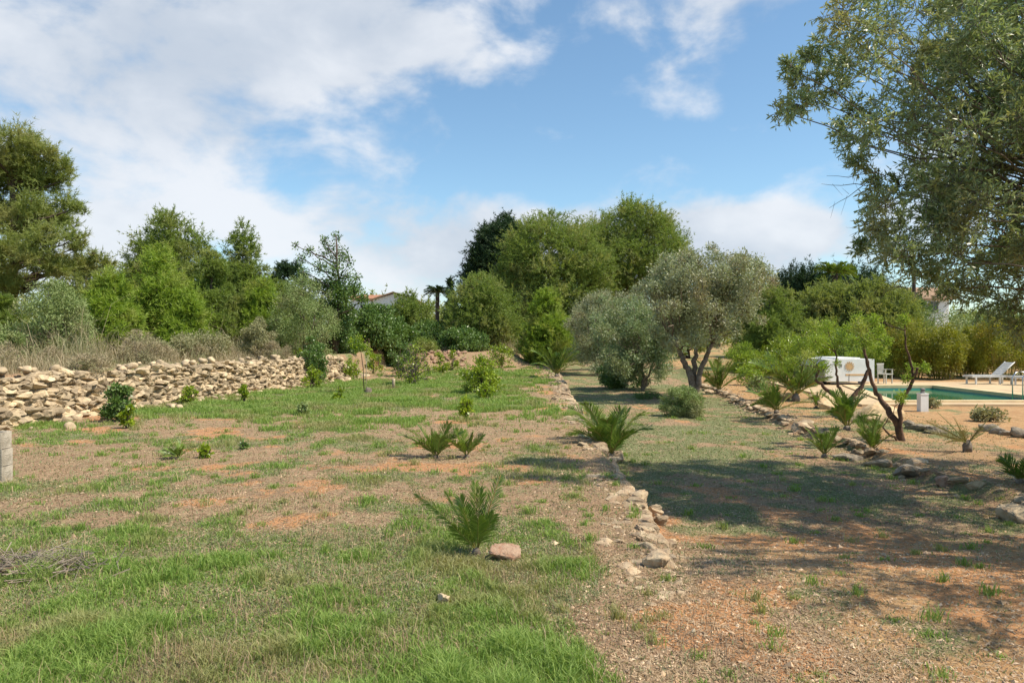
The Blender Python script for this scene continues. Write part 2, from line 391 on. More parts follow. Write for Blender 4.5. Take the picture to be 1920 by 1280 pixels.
# ------------------------------------------------------------------ the ground sheet
def axis(segs):
    a = []
    for s0, s1, d in segs: a += list(np.arange(s0, s1, d))
    return np.array(a+[segs[-1][1]])
gx = axis([(-900, -200, 50), (-200, -60, 10), (-60, -25, 2.5), (-25, -13, .5), (-13, 9, .085), (9, 19, .15), (19, 30, .7), (30, 60, 3), (60, 200, 10), (200, 900, 50)])
ys = [-60, -40, -25, -15, -8, -4, -2, -1, 0]
y = 0.6
while y < 120: ys.append(y); y += max(.07, .0085*y)
gy = np.array(ys+[130, 150, 200, 300, 500, 900])
XX, YY = np.meshgrid(gx, gy); ZZ = hgt(XX, YY); g_, o_, b_ = masks(XX, YY)
nx_, ny_ = len(gx), len(gy)
ii = (np.arange(ny_-1)[:, None]*nx_+np.arange(nx_-1)[None]).ravel()
mb = MB(); mb.v.append(np.stack([XX, YY, ZZ], -1).reshape(-1, 3)); mb.nv = nx_*ny_
mb.f.append(np.stack([ii, ii+1, ii+1+nx_, ii+nx_], 1))
tag(mb.build('ground', M['ground'], None, True, np.stack([g_, o_, b_, np.ones_like(g_)], -1).reshape(-1, 4)), kind='structure')
del XX, YY, ZZ

# ------------------------------------------------------------------ grass, straw and gravel (nobody could count them)
def blades(P0, Hh, W, lean, mb, up=1.):
    N = len(P0); a = rng.uniform(0, 2*np.pi, N); d = np.stack([np.cos(a), np.sin(a), np.zeros(N)], 1)
    f = rng.uniform(0, 2*np.pi, N); sd = np.stack([np.cos(f), np.sin(f), np.zeros(N)], 1)
    le = (lean*rng.uniform(.2, 1.3, N))[:, None]*Hh[:, None]
    m_ = P0+d*le*.35+np.array([0, 0, 1])*Hh[:, None]*.6*up; tip = P0+d*le+np.array([0, 0, 1])*Hh[:, None]*(1-.25*lean)*up
    w = W[:, None]/2
    mb.batch(np.stack([P0-sd*w, P0+sd*w, m_+sd*w*.8, m_-sd*w*.8, tip], 1), [(0, 1, 2, 3), (3, 2, 4)])
def scatter(N, y0, y1, xl, xr, power):
    """more samples near the photographer's end: density falls with distance"""
    u = rng.uniform(0, 1, N)
    Y = (y0**(1-power)+u*(y1**(1-power)-y0**(1-power)))**(1/(1-power))
    X = xl(Y)+rng.uniform(0, 1, N)*(xr(Y)-xl(Y))
    return X, Y
def lay(X, Y): return np.stack([X, Y, hgt(X, Y)-.004], 1)
lo = lambda Y: -.82*Y-.8
hi = lambda Y: .82*Y+.8
green = MB()
X, Y = scatter(460000, 3.0, 15, lambda Y: np.maximum(lo(Y), wall_x(Y)), lambda Y: terr_x(Y)+.1, 1.6)
g, o, b = masks(X, Y); cl = fbm(X*3.2, Y*3.2, 77, 3)
k = rng.uniform(0, 1, len(X)) < np.clip((g-.25)*1.3, 0, 1)*(.30+.70*sst(.30, .58, cl))
X, Y, cl, g = X[k], Y[k], cl[k], g[k]
Hb = rng.uniform(.03, .115, len(X))*(.34+1.0*sst(.45, .85, cl)+.8*gs(X, Y, .1, 3.7, .9, .7)+.5*gs(X, Y, -2.6, 4.0, .6, .8))*(.45+.6*g); W = .0028+.0006*Y
blades(lay(X, Y), Hb, W*rng.uniform(.7, 1.4, len(X)), .7, green)
X, Y = scatter(330000, 14, 46, lambda Y: wall_x(Y)+.2, lambda Y: terr_x(Y), 1.5)
g, o, b = masks(X, Y); cl = fbm(X*1.7, Y*1.7, 78, 3)
k = rng.uniform(0, 1, len(X)) < np.clip((g-.2)*1.2, 0, 1)*sst(.25, .6, cl)
X, Y, cl = X[k], Y[k], cl[k]
blades(lay(X, Y), rng.uniform(.05, .13, len(X))*(.5+1.1*cl), .0045+.00065*Y, .6, green)
# stray tufts with a centre of their own
nt = 900
tx = np.where(rng.uniform(0, 1, nt) < .75, rng.uniform(-9, 1.3, nt), rng.uniform(1.3, 6.3, nt)); ty = 3.2*np.exp(rng.uniform(0, 1.9, nt)); q_ = (np.abs(tx) < .85*ty); tx, ty = tx[q_], ty[q_]
cnt = 46; ang = rng.uniform(0, 6.28, (len(tx), cnt)); rr = rng.gamma(2, .018, (len(tx), cnt))*np.maximum(1, ty/7)[:, None]
X = (tx[:, None]+rr*np.cos(ang)).ravel(); Y = (ty[:, None]+rr*np.sin(ang)).ravel()
sz_ = np.repeat(rng.uniform(.3, 1., len(tx))**1.5, cnt)
blades(lay(X, Y), sz_*rng.uniform(.04, .14, len(X)), .003+.0007*Y, .8, green)
tag(green.build('grass', M['grass']), 'fresh green grass in tufts across the left terrace and foreground', 'grass', kind='stuff')
low = MB()
X, Y = scatter(330000, 3.0, 45, lambda Y: np.maximum(lo(Y), wall_x(Y)), lambda Y: path_x(Y)+3.6, 1.6)
g, o, b = masks(X, Y)
k = rng.uniform(0, 1, len(X)) < np.clip((.22+g*1.0-o*.5)*(1-.8*sst(1.5, 2.6, X)*sst(8.5, 6.5, Y)), .04, 1)
X, Y = X[k], Y[k]
blades(lay(X, Y), rng.uniform(.012, .045, len(X)), .0035+.0009*Y, 1.4, low)
tag(low.build('low_grass', M['grass2']), 'thin grey green low grass over the path and terrace', 'grass', kind='stuff')
straw = MB()
X, Y = scatter(260000, 3.0, 28, lo, hi, 1.7)
k = (~in_pool(X, Y, 1.2)) & (rng.uniform(0, 1, len(X)) > .6*sst(1.5, 2.6, X)*sst(8.5, 6.5, Y)) & ((Y < 12) | (X < path_x(Y)+1)) & (rng.uniform(0, 1, len(X)) < .35+.65*fbm(X*2, Y*2, 90))
X, Y = X[k], Y[k]; N = len(X)
p0 = lay(X, Y); a = rng.uniform(0, 6.28, N); ln = rng.gamma(2., .010, N)*(1+Y*.05)+.006
d = np.stack([np.cos(a)*ln, np.sin(a)*ln, rng.uniform(-.002, .016, N)], 1); p0[:, 2] += .006
sd = np.stack([-np.sin(a), np.cos(a), rng.uniform(-.6, .6, N)], 1)*(.0009+.00036*Y)[:, None]
straw.batch(np.stack([p0-sd, p0+sd, p0+d+sd*.6, p0+d-sd*.6], 1), [(0, 1, 2, 3)])
tag(straw.build('dead_straw', M['straw']), 'dead straw and cut stalks littering the ground', 'straw', kind='stuff')
X, Y = scatter(60000, 3.0, 13, lo, lambda Y: terr_x(Y)+.3, 1.7); g, o, b = masks(X, Y)
k = rng.uniform(0, 1, len(X)) < .12+.5*g*sst(.45, .7, fbm(X*1.7, Y*1.7, 99, 3)); X, Y = X[k], Y[k]
std = MB(); blades(lay(X, Y), rng.gamma(3, .022, len(X))+.02, .0016+.0005*Y, .6, std)
tag(std.build('dry_grass', M['straw']), 'dry beige stems standing among the green foreground grass', 'dry grass', kind='stuff')
grav = MB()
X, Y = scatter(20000, 3.1, 16, lambda Y: terr_x(Y)-1.0, lambda Y: np.minimum(hi(Y), 12), 1.8)
X2, Y2 = scatter(9000, 3.1, 14, lo, lambda Y: terr_x(Y), 1.8); X = np.r_[X, X2]; Y = np.r_[Y, Y2]
N = len(X); V0 = ICO[1][0][:12]; oc = np.array([(1, 0, 0), (-1, 0, 0), (0, 1, 0), (0, -1, 0), (0, 0, 1), (0, 0, -1)], float)
s_ = rng.gamma(1.6, .0022, N)+.0015
V = oc[None]*(1+.35*rng.normal(size=(N, 6, 1)))*s_[:, None, None]*np.array([1.2, 1.2, .8])+.3*s_[:, None, None]*rng.normal(size=(N, 6, 3))
grav.batch(V+lay(X, Y)[:, None]+np.array([0, 0, .006]), [(0, 2, 4), (2, 1, 4), (1, 3, 4), (3, 0, 4), (2, 0, 5), (1, 2, 5), (3, 1, 5), (0, 3, 5)])
tag(grav.build('gravel', M['gravel']), 'small pale stones and chips scattered over the bare soil', 'gravel', kind='stuff')
# dry scrub on the upper terrace behind the wall and on the far bank
sc = MB()
X = rng.uniform(-34, 1.5, 420000); Y = rng.uniform(13, 52, len(X)); cl = fbm(X*.45, Y*.45, 66, 3)
k = ((X < wall_x(Y)-.5) | ((Y > 46) & (X < .5))) & (X > -.75*Y-3) & (rng.uniform(0, 1, len(X)) < sst(.3, .55, cl)*.8+.1)
X, Y, cl = X[k], Y[k], cl[k]
near_edge = sst(.4, 3.0, wall_x(Y)-X)
hs = rng.gamma(2.2, .14, len(X))*(.5+1.5*sst(.4, .75, cl))*np.where(Y > 46, .9, .3+.8*near_edge)
blades(lay(X, Y), hs, rng.uniform(.006, .016, len(X)), .75, sc)
tag(sc.build('dry_scrub', M['scrub']), 'dry beige scrub and tall dead grass on the upper terrace', 'scrub', kind='stuff')

# ------------------------------------------------------------------ dry stone wall and stone edgings
wl = MB()
yy = 8.0
NR = 12
for row in range(NR):
    yy = 8.0
    while yy < 33.5:
        nearw = sst(24, 15, yy); L_ = rng.gamma(6, .030)*(1+.25*nearw)+.04
        topn = .99+.14*(fbm(yy*.8, 0, 61)-.5)*2
        z = (row+.5+rng.normal()*.12)*topn/NR
        x = wall_x(yy)+.02+(.14+.16*nearw)*max(0, 1-z)**1.2+rng.normal()*.045
        rock(wl, (x, yy, z), (rng.uniform(.24, .36), L_*1.15, rng.uniform(.08, .15)*(1+.15*nearw)), 2, rng.normal()*.18, 8, .5, True)
        yy += L_*.84
for _ in range(150):       # loose rubble on top and at the foot
    yy = rng.uniform(9, 33); s = rng.uniform(.07, .2)
    if rng.uniform() < .6: x = wall_x(yy)-rng.uniform(0, .5); z = 1.02+rng.uniform(-.04, .1)
    else: x = wall_x(yy)+rng.uniform(.6, 1.6)*(1 if yy < 22 else .6); z = float(hgt(x, yy))+s*.2
    rock(wl, (x, yy, z), (s*1.4, s*1.2, s), 1)
for _ in range(150):       # collapsed end
    yy = rng.uniform(32, 36); x = wall_x(yy)+rng.uniform(-.5, 1.0); s = rng.uniform(.1, .28)
    rock(wl, (x, yy, max(float(hgt(x, yy)), 1-abs(x-wall_x(yy)+.3))*rng.uniform(.4, 1)), (s*1.3, s*1.2, s), 1)
tag(wl.build('dry_stone_wall', M['stone']), 'long tan dry stone retaining wall along the left terrace', 'stone wall')
rb = MB()
bed(rb, lambda q: 0*q, 0, .8, -4, -.3, .05) if 0 else None
for k_ in range(120):
    x = -4.6+(k_-60)*.03; yy = 45.2+rng.uniform(-.8, .6)-1.0*fbm(x*.5, 0, 9); s = rng.uniform(.1, .24)
    rock(rb, (x, yy, float(hgt(x, yy))+s*.1), (s*1.3, s*1.1, s), 1, flat=True)
tag(rb.build('stone_bank', M['stone_r']), 'far reddish stone bank closing off the left terrace', 'stone bank')
ed = MB()
def bed(mb, fx, y0, y1, dx, dz, rad):
    ys_ = np.arange(y0, y1, .35); xs_ = np.array([float(fx(q))+dx for q in ys_]); zs_ = np.array([float(hgt(a-.3, q)) for a, q in zip(xs_, ys_)])+dz
    mb.tube(np.stack([xs_, ys_, zs_], 1), rad, 9, .35)
bed(ed, terr_x, 5.0, 44, .08, -.19, .12)
yy = 5.0
while yy < 44:
    s = (rng.gamma(3, .022)+.035)*(1+.02*yy)
    x = float(terr_x(yy))+rng.normal()*.05+.02; top = float(hgt(x-.35, yy))
    if vnoise(yy*.9, 0, 4) < .30 and yy < 20: yy += s; continue
    rock(ed, (x, yy, top-s*.26), (s*1.2, s*1.4, s*.75), 2, None, 11, .55, True)
    for _ in range(5):
        if rng.uniform() < .6: q = rng.uniform(.3, .8)*s; rock(ed, (x-rng.uniform(.0, .35), yy+rng.normal()*.1, top-q*.1), (q*1.3, q*1.4, q*.5), 2, None, 10, .55, True)
    if rng.uniform() < .5: rock(ed, (x+.1+rng.uniform(0, .15), yy+rng.uniform(-.1, .1), top-s*.7-.08), (s*.9, s*1.1, s*.7), 2, None, 10, .55, True)
    yy += s*rng.uniform(.7, 1.7)
tag(ed.build('terrace_edging', M['stone_e']), 'low edging of pale embedded stones between the left terrace and the sunken path', 'stone edging')
e2 = MB(); bed(e2, path_x, 6.5, 33, .04, -.11, .12); yy = 6.6
while yy < 33:
    s = (rng.gamma(3, .03)+.04)*(1.1-.1*sst(14, 22, yy)); x = float(path_x(yy))+rng.normal()*.12; gz = float(hgt(x+.35, yy))
    rock(e2, (x, yy, gz-s*.2), (s*1.4, s*1.5, s*.7), 2, None, 11, .55, True)
    for _ in range(3):
        if rng.uniform() < .7: q = s*rng.uniform(.3, .8); x2 = x+rng.uniform(-.4, .3); rock(e2, (x2, yy+rng.uniform(-.2, .2), float(hgt(x2, yy))+q*.05), (q, q, q*.6), 2, None, 10, .55, True)
    yy += s*rng.uniform(.8, 2.0)*(2.2 if yy < 12.5 else 1)
tag(e2.build('path_edging', M['stone_e']), 'rubble row of tan stones between the sunken path and the pool garden', 'stone edging')

def single_rock(name, label, c, size, m, sub=3, group=None, rot=None):
    b = MB(); c = np.array(c, float); c[2] += size[2]*.22; rock(b, c, size, sub, rot, 13, .75)
    return tag(b.build(name, M[m]), label, 'rock', group)
single_rock('flat_stone', 'rough pinkish stone beside the foreground palm', G(950, 1046), (.26, .2, .13), 'stone_r', rot=.1)
single_rock('loose_stone', 'small pale stone lying alone in the foreground grass', G(832, 1128), (.10, .08, .07), 'stone')
single_rock('loose_stone', 'pale stone just below the terrace edge in the shade', G(1258, 1020), (.13, .11, .07), 'stone')
single_rock('rounded_stone', 'largest rounded stone at the near end of the terrace edging', G(1232, 1058), (.19, .22, .12), 'stone_e')
for px, py, sz, lab, mm in [(1640, 790, (1.0, .7, .62), 'big rounded sand coloured boulder left of the forked tree trunk', 'sandrock'), (1555, 766, (.7, .6, .5), 'sand coloured boulder behind the small palms', 'sandrock'),
                        (1530, 747, (.6, .5, .3), 'pale low boulder left of the white trailer front corner', 'sandrock'), (1450, 748, (1.1, .6, .3), 'wide pale boulder by the shrubby palm', 'sandrock'),
                        (1760, 812, (.45, .35, .26), 'rough grey brown rock at the end of the low stone kerb', 'stone_g'), (1705, 888, (.55, .4, .2), 'flat grey rock in the shaded stone row', 'stone_g'),
                        (1772, 908, (.3, .25, .2), 'small dark reddish rock in the shaded stone row', 'stone_r'), (1590, 862, (.45, .35, .16), 'low rock below the small dark palms', 'stone_g'),
                        (1905, 975, (.34, .3, .26), 'round pale rock by the right edge of the picture', 'stone_e'), (1655, 872, (.6, .35, .16), 'long low stone in the shaded row beside the path', 'stone_e')]:
    single_rock('boulder', lab, G(px, py), sz, mm)
def kerb(name, label, a, b, s=.2):
    k = MB(); a = np.array(a); b = np.array(b); n = int(np.linalg.norm(b-a)/(s*.8))
    for i in range(n+1):
        q = a+(b-a)*i/n; q[2] = float(hgt(q[0], q[1]))+s*.25; rock(k, q+rng.normal(size=3)*[.04, .05, .02], (s*1.4, s*1.1, s*.8), 2)
    tag(k.build(name, M['stone_g']), label, 'stone kerb')
kerb('stone_kerb', 'low kerb of dark rocks in front of the white pillar', G(1700, 803), G(1770, 812), .19)
kerb('stone_kerb', 'low kerb of dark rocks at right behind the dry palm', G(1850, 808), G(1935, 822), .22)

# ------------------------------------------------------------------ foliage machinery
def unit(v): return v/(np.linalg.norm(v, axis=-1, keepdims=True)+1e-9)
def clump_pts(cl, n, shell=.5, flat=1.):
    cl = np.asarray(cl, float); wt = cl[:, 3]**2; i = rng.choice(len(cl), n, p=wt/wt.sum())
    d = unit(rng.normal(size=(n, 3))); r = cl[i, 3]*(shell+(1-shell)*rng.uniform(0, 1, n)**.6)*(1+.18*rng.normal(size=n))
    return cl[i, :3]+d*r[:, None]*np.array([1, 1, flat]), d, i
def needles(mb, cl, ntuft, L, W, up=.5, spread=.75, per=6, shell=.35, flat=.8):
    """feathery shoots: each is a short line of needle tufts that points outward and up"""
    k = 4; ns = ntuft//k+1; p_, d, i = clump_pts(cl, ns, shell, flat); d = unit(d+np.array([0, 0, up])+.45*rng.normal(size=d.shape))
    sl = (np.asarray(cl)[i, 3]*np.clip(rng.gamma(3, .22, ns), 0, 1.2))[:, None]
    f = np.linspace(0, 1, k)[None, :, None]; c = (p_[:, None]+d[:, None]*sl[:, None]*f).reshape(-1, 3); d = np.repeat(d, k, 0); n = len(c)
    q = unit(d[:, None]+spread*rng.normal(size=(n, per, 3))); Ls = L*rng.uniform(.5, 1.3, (n, per, 1))
    s = unit(np.cross(q, rng.normal(size=q.shape)))*W/2; b0 = c[:, None]+q*0
    V = np.stack([b0-s, b0+s, b0+q*Ls+s*.3, b0+q*Ls-s*.3], 2).reshape(-1, 4, 3)
    mb.batch(V, [(0, 1, 2, 3)])
def leaves(mb, p_, d, L, W, droop=0.):
    n = len(p_); a = unit(d+np.array([0, 0, -droop])); s = unit(np.cross(a, rng.normal(size=a.shape)))
    Ls = (L*rng.uniform(.6, 1.25, n))[:, None]; w = (W*rng.uniform(.7, 1.2, n)/2)[:, None]
    mb.batch(np.stack([p_, p_+a*Ls*.45+s*w, p_+a*Ls, p_+a*Ls*.45-s*w], 1), [(0, 1, 2, 3)])
def leafcloud(mb, cl, n, L, W, shell=.3, flat=.85, up=.3, droop=0.):
    p_, d, i = clump_pts(cl, n, shell, flat); leaves(mb, p_, unit(.6*d+np.array([0, 0, up])+.8*rng.normal(size=d.shape)), L, W, droop)
def twigs(mb, cl, per, r=.012):
    cl = np.asarray(cl); n = len(cl)*per; i = np.repeat(np.arange(len(cl)), per)
    d = unit(rng.normal(size=(n, 3))+[0, 0, .3]); p0 = cl[i, :3]+0*d; p1 = p0+d*cl[i, 3:4]*rng.uniform(.6, 1.05, (n, 1))
    mb.prisms(p0-d*.02, p1, r, r*.35)
def limb(mb, a, b, r0, r1, sag=.15, n=6, seg=6):
    a = np.array(a, float); b = np.array(b, float); t = np.linspace(0, 1, seg+1)[:, None]; L = np.linalg.norm(b-a)
    mid = a+(b-a)*t+np.array([0, 0, 1])*sag*L*(t*(1-t))*-1+rng.normal(size=(seg+1, 3))*L*.025*np.sin(np.pi*t)
    mb.tube(mid, np.linspace(r0, r1, seg+1), n)
PROF = {'dome': lambda t: np.clip((1-t**2.6), 0, 1)**.5*(.62+.38*sst(0, .3, t)), 'young': lambda t: (1-t)**.75*(.65+.35*sst(0, .22, t))+.03,
        'ball': lambda t: np.sqrt(np.clip(1-(2*t-1)**2, 0, 1)), 'spire': lambda t: np.sqrt(np.clip(t*8, 0, 1))*(1-t)**.55, 'wide': lambda t: np.clip(1-(1.6*t-.6)**2, .05, 1)**.5}
def clumps(c, z0, z1, rad, prof, n, r0, r1, inner=.55, squash=1., seed=0):
    t = rng.uniform(0, 1, n*6); w = PROF[prof](t); k = rng.uniform(0, w.max(), n*6) < w; t = t[k][:n]; w = w[k][:n]; n = len(t)
    ph = rng.uniform(0, 2*np.pi, n); wob = 1+.45*(fbm(np.cos(ph)*1.6+seed+9, np.sin(ph)*1.6+t*3.4+seed, 5+seed)-.5)*2
    rr = rad*w*wob*(inner+(1-inner)*rng.uniform(0, 1, n)**.5)*np.where(rng.uniform(0, 1, n) < .2, .5, 1)
    cr = rng.uniform(r0, r1, n)*(.65+.35*w)
    rr = np.maximum(0, rr-cr*.5)
    return np.stack([c[0]+rr*np.cos(ph), c[1]+rr*np.sin(ph)*squash, z0+t*(z1-z0), cr], 1)
def tree(name, label, cat, loc, H, rad, leafm, prof='dome', nc=60, cr=(.5, .9), nl=9000, kind='needle', L=.2, W=.02, trunk=.18, bark='bark', bare=.15, group=None,
         seed=1, up=.5, flat=.8, inner=.55, lean=(0, 0), branches=26, shell=.35, per=6, tw=4, extra=None, squash=1., crownname='crown', multi=1):
    loc = np.array(loc, float); o = thing(name, label, cat, loc, group)
    top = loc+np.array([lean[0], lean[1], 0])
    cl = clumps((top[0], top[1]), loc[2]+bare*H, loc[2]+H-cr[0]*.7, rad, prof, nc, *cr, inner=inner, seed=seed, squash=squash)
    if extra is not None: cl = np.concatenate([cl, np.asarray(extra, float)])
    tb = MB(); Ht = H*.86
    stems = []
    for k in range(multi):
        off = np.array([math.cos(k*2.4)*rad*.35, math.sin(k*2.4)*rad*.35, 0]) if multi > 1 else np.zeros(3)
        pts = np.array([loc+off*.15*(1-tt)+(np.array([lean[0]*tt, lean[1]*tt, Ht*tt-.12])+off*tt*1.1)+(rng.normal(size=3)*[.02, .02, 0])*H*.4*math.sin(tt*3.1) for tt in np.linspace(0, 1, 9)])
        tb.tube(pts, trunk*(1-np.linspace(0, .93, 9)**.9)*np.array([1.35]+[1.]*8)/multi**.4, 8, .06); stems.append(pts)
    for j in rng.permutation(len(cl))[:branches]:
        c_ = cl[j]; s = stems[rng.integers(len(stems))]; hz = min(max(c_[2]-loc[2]-np.hypot(c_[0]-loc[0], c_[1]-loc[1])*.45, H*bare*.8), Ht*.95)
        q = s[0]+(s[-1]-s[0])*0; f = np.clip(hz/Ht, 0, 1)*8; i0 = int(min(f, 7)); q = s[i0]+(s[i0+1]-s[i0])*(f-i0)
        limb(tb, q, c_[:3], trunk*.30*(1-.5*f/8), trunk*.07, .18, 5)
    twigs(tb, cl, tw, max(.006, trunk*.05))
    tb.build('trunk', M[bark], o)
    fb = MB()
    if kind == 'needle': needles(fb, cl, nl, L, W, up, .7, per, shell, flat)
    else: leafcloud(fb, cl, nl, L, W, shell, flat, up)
    fb.build(crownname, M[leafm], o)
    return o

# ------------------------------------------------------------------ the tree line
TL = 'pines and trees along the left boundary'
def pine(px, Y, ytop, wpx, label, m='pine', prof='young', group=TL, name='pine_tree', **k):
    b = at(px, Y); H = CAMZ+(640-ytop)/F*Y-b[2]; rad = wpx/F*Y/2
    k.setdefault('shell', .45); k.setdefault('nc', 70); k.setdefault('nl', 10000); k.setdefault('cr', (rad*.16, rad*.30)); k.setdefault('L', .17); k.setdefault('W', .022+Y*.0002)
    return tree(name, label, 'tree', b, H, rad, m, prof, group=group, **k)
# big spreading pine on the far left, layered boughs
b0 = at(15, 38)
bou = []
for (px, py, r) in [(20, 262, 1.2), (75, 300, 1.1), (-30, 300, 1.5), (40, 350, 1.3), (100, 345, .9), (118, 395, 1.0), (65, 400, 1.3), (0, 420, 1.5), (140, 390, .55), (120, 445, .8), (30, 470, 1.3), (80, 455, 1.1), (-50, 420, 1.7),
                    (-90, 360, 1.6), (0, 520, 1.2), (80, 500, 1.0), (110, 505, .8), (150, 495, .9), (185, 490, .6), (30, 545, 1.1), (-40, 500, 1.5), (60, 330, 1.1), (10, 320, 1.4), (45, 430, .9), (90, 420, .8), (145, 465, .45), (20, 300, 1.2), (55, 275, .8)]:
    q = P(px, py, 38+rng.uniform(-2.2, 2.2)); bou.append((*q, r*.66)); 
    for _ in range(3): bou.append((*(q+np.clip(rng.normal(size=3), -1.3, 1.3)*[r*.75, r*.9, r*.38]), r*.42))
o = thing('pine_tree', 'large tall pine with layered boughs at the left edge of the picture', 'tree', b0, TL)
tb = MB(); s_ = [b0+np.array([.3*math.sin(t*3), 0, t*11.2-.2]) for t in np.linspace(0, 1, 10)]; tb.tube(s_, np.linspace(.32, .06, 10), 9, .06)
for q in bou[::2]: limb(tb, b0+np.array([.2, 0, max(2.2, q[2]-b0[2]-1.0)]), q[:3], .09, .02, .1, 5)
twigs(tb, bou, 5, .018); tb.build('trunk', M['bark'], o)
fb = MB(); needles(fb, bou, 25000, .24, .028, .8, .7, 6, .2, .62); fb.build('crown', M['pine_d'], o)

pine(320, 40, 386, 165, 'tall pine rising above the left row with a broad rounded top', m='pine', prof='dome', nc=110, nl=16000, bare=.2, seed=3)
pine(300, 31, 458, 200, 'wide bright green young pine in the middle of the left row', m='pine_y', nc=110, nl=16000, bare=.06, seed=4)
pine(205, 27, 500, 140, 'short yellow green young pine left of the wide bright one', m='pine_y', nc=80, nl=12000, bare=.05, seed=5)
pine(455, 36, 418, 150, 'slender pine with an open pointed top in the left row', m='pine', nc=90, nl=11000, bare=.08, seed=6)
pine(398, 33, 455, 135, 'mid green pine between the wide bright pine and the slender one', m='pine', nc=80, nl=11000, bare=.08, seed=7)
pine(492, 34, 500, 105, 'small pine at the right shoulder of the slender pine', m='pine_y', nc=50, nl=8000, bare=.05, seed=8)
pine(10, 24, 552, 90, 'low bushy pine at the left edge under the large one', m='pine', nc=50, nl=8000, bare=.03, seed=9)
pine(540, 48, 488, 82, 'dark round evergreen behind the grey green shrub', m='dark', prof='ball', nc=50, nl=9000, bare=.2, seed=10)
pine(162, 46, 474, 150, 'darker pine partly hidden behind the short young pines', m='pine_d', prof='dome', nc=60, nl=9000, bare=.2, seed=11)
pine(248, 43, 490, 130, 'mid green pine filling the belt behind the wide bright pine', m='pine', prof='dome', nc=90, nl=13000, bare=.05, seed=51)
pine(432, 42, 485, 130, 'mid green pine filling the belt behind the slender pine', m='pine', prof='dome', nc=90, nl=13000, bare=.05, seed=52)
pine(525, 40, 520, 110, 'mid green pine at the right end of the left belt', m='pine', prof='dome', nc=80, nl=12000, bare=.03, seed=53)
pine(350, 30, 545, 110, 'low bright young pine in front of the mid green pine', m='pine_y', nc=70, nl=11000, bare=.03, seed=54)
def shrub(px, Y, ytop, wpx, label, m='grey', name='shrub', group=None, cat='shrub', prof='wide', **k):
    b = at(px, Y); H = CAMZ+(640-ytop)/F*Y-b[2]; rad = wpx/F*Y/2
    k.setdefault('nc', 60); k.setdefault('nl', 16000); k.setdefault('cr', (rad*.18, rad*.34)); k.setdefault('L', .085); k.setdefault('W', .032); k.setdefault('bare', .03); k.setdefault('trunk', .07)
    return tree(name, label, cat, b, H, rad, m, prof, group=group, kind='leaf', multi=k.pop('multi', 3), crownname='foliage' if cat == 'shrub' else 'crown', **k)
shrub(100, 23, 522, 150, 'tall grey green shrub above the near end of the stone wall', 'grey', nl=22000, nc=90, seed=2)
shrub(-10, 21, 600, 90, 'low shrub cut by the left edge of the picture', 'grey', seed=3)
shrub(572, 33, 508, 130, 'grey green bushy shrub beside the airy grey tree', 'grey', nl=22000, nc=90, seed=4)
shrub(485, 30, 590, 70, 'dull shrub at the foot of the slender pine', 'scrubg', nl=9000, seed=5)
shrub(700, 42, 565, 110, 'broad leaved dark green shrub right of the airy grey tree', 'broad', L=.16, W=.09, nl=12000, seed=6)
shrub(745, 44, 590, 80, 'broad leaved dark green shrub below the distant white house', 'broad', L=.16, W=.09, nl=9000, seed=7)
shrub(640, 38, 618, 70, 'low green shrub where the stone wall ends', 'broad', L=.12, W=.06, nl=8000, seed=8)
shrub(585, 30, 630, 60, 'small dark bush behind the far end of the wall', 'broad', L=.09, W=.05, nl=8000, seed=9)
shrub(380, 27, 615, 120, 'faded low bush beneath the mid green pine', 'scrubg', nl=12000, seed=19)
shrub(270, 24, 625, 90, 'faded low bush beneath the wide bright pine', 'scrubg', nl=9000, seed=29)
BL = ['nearest low dry bush on top of the stone wall at the left edge', 'second nearest low dry bush above the near stretch of wall', 'low dry bush above the wall, third from the near end', 'low dry bush above the wall, fourth from the near end', 'low dry bush above the middle of the wall, nearer one', 'low dry bush above the middle of the wall, farther one', 'low dry bush above the wall, fourth from its far end', 'low dry bush above the wall, third from its far end', 'low dry bush above the wall, last but one before its far end', 'farthest low dry bush above the end of the wall']
for k in range(10):
    yy = 14.5+k*1.95+rng.uniform(-.4, .4); xx = wall_x(yy)-rng.uniform(.9, 3.5); bb = np.array([xx, yy, float(hgt(xx, yy))]); ra = rng.uniform(.35, .7)
    tree('dry_bush', BL[k], 'bush', bb, ra*rng.uniform(1.0, 1.6), ra, 'scrub', 'wide', 22, (.12, .24), 3800, 'leaf', .11, .014, .02, 'bark_l', .03, 'dry bushes above the stone wall', k, .6, branches=8, multi=3, tw=5, crownname='foliage')
tree('dry_bush', 'brown bush hanging over the top of the wall above the dark bush', 'bush', [wall_x(17.5)-.15, 17.5, .98], .45, .5, 'scrub', 'wide', 24, (.12, .22), 4000, 'leaf', .10, .014, .02, 'bark_l', .03, None, 3, .2, branches=8, multi=3, tw=6, crownname='foliage')
# airy tree with a half dead side
b = at(628, 37); o = thing('airy_tree', 'tall thin open crowned grey tree with small leaves against the sky', 'tree', b)
cl = [(*P(px, py, 37+rng.uniform(-.8, .8)), r) for px, py, r in [(630, 445, .3), (615, 470, .45), (640, 480, .5), (625, 505, .55), (650, 520, .5), (600, 500, .4), (580, 470, .3), (565, 485, .3), (570, 510, .35), (640, 550, .6), (620, 540, .6), (665, 545, .45),
       (680, 560, .3), (590, 535, .4), (625, 580, .7), (600, 580, .6), (650, 590, .6), (640, 620, .6), (670, 520, .25), (655, 490, .3), (555, 460, .2), (608, 450, .25), (600, 620, .6)]]
tb = MB(); tb.tube([b+np.array([0, 0, -.1])]+[P(px, py, 37) for px, py in [(630, 600), (640, 550), (632, 500), (630, 440)]], [.16, .12, .09, .05, .015], 7)
for q in cl: limb(tb, P(632, min(660, max(455, 640-(q[2]-CAMZ)*F/37+35)), 37), q[:3], .05, .012, .05, 4)
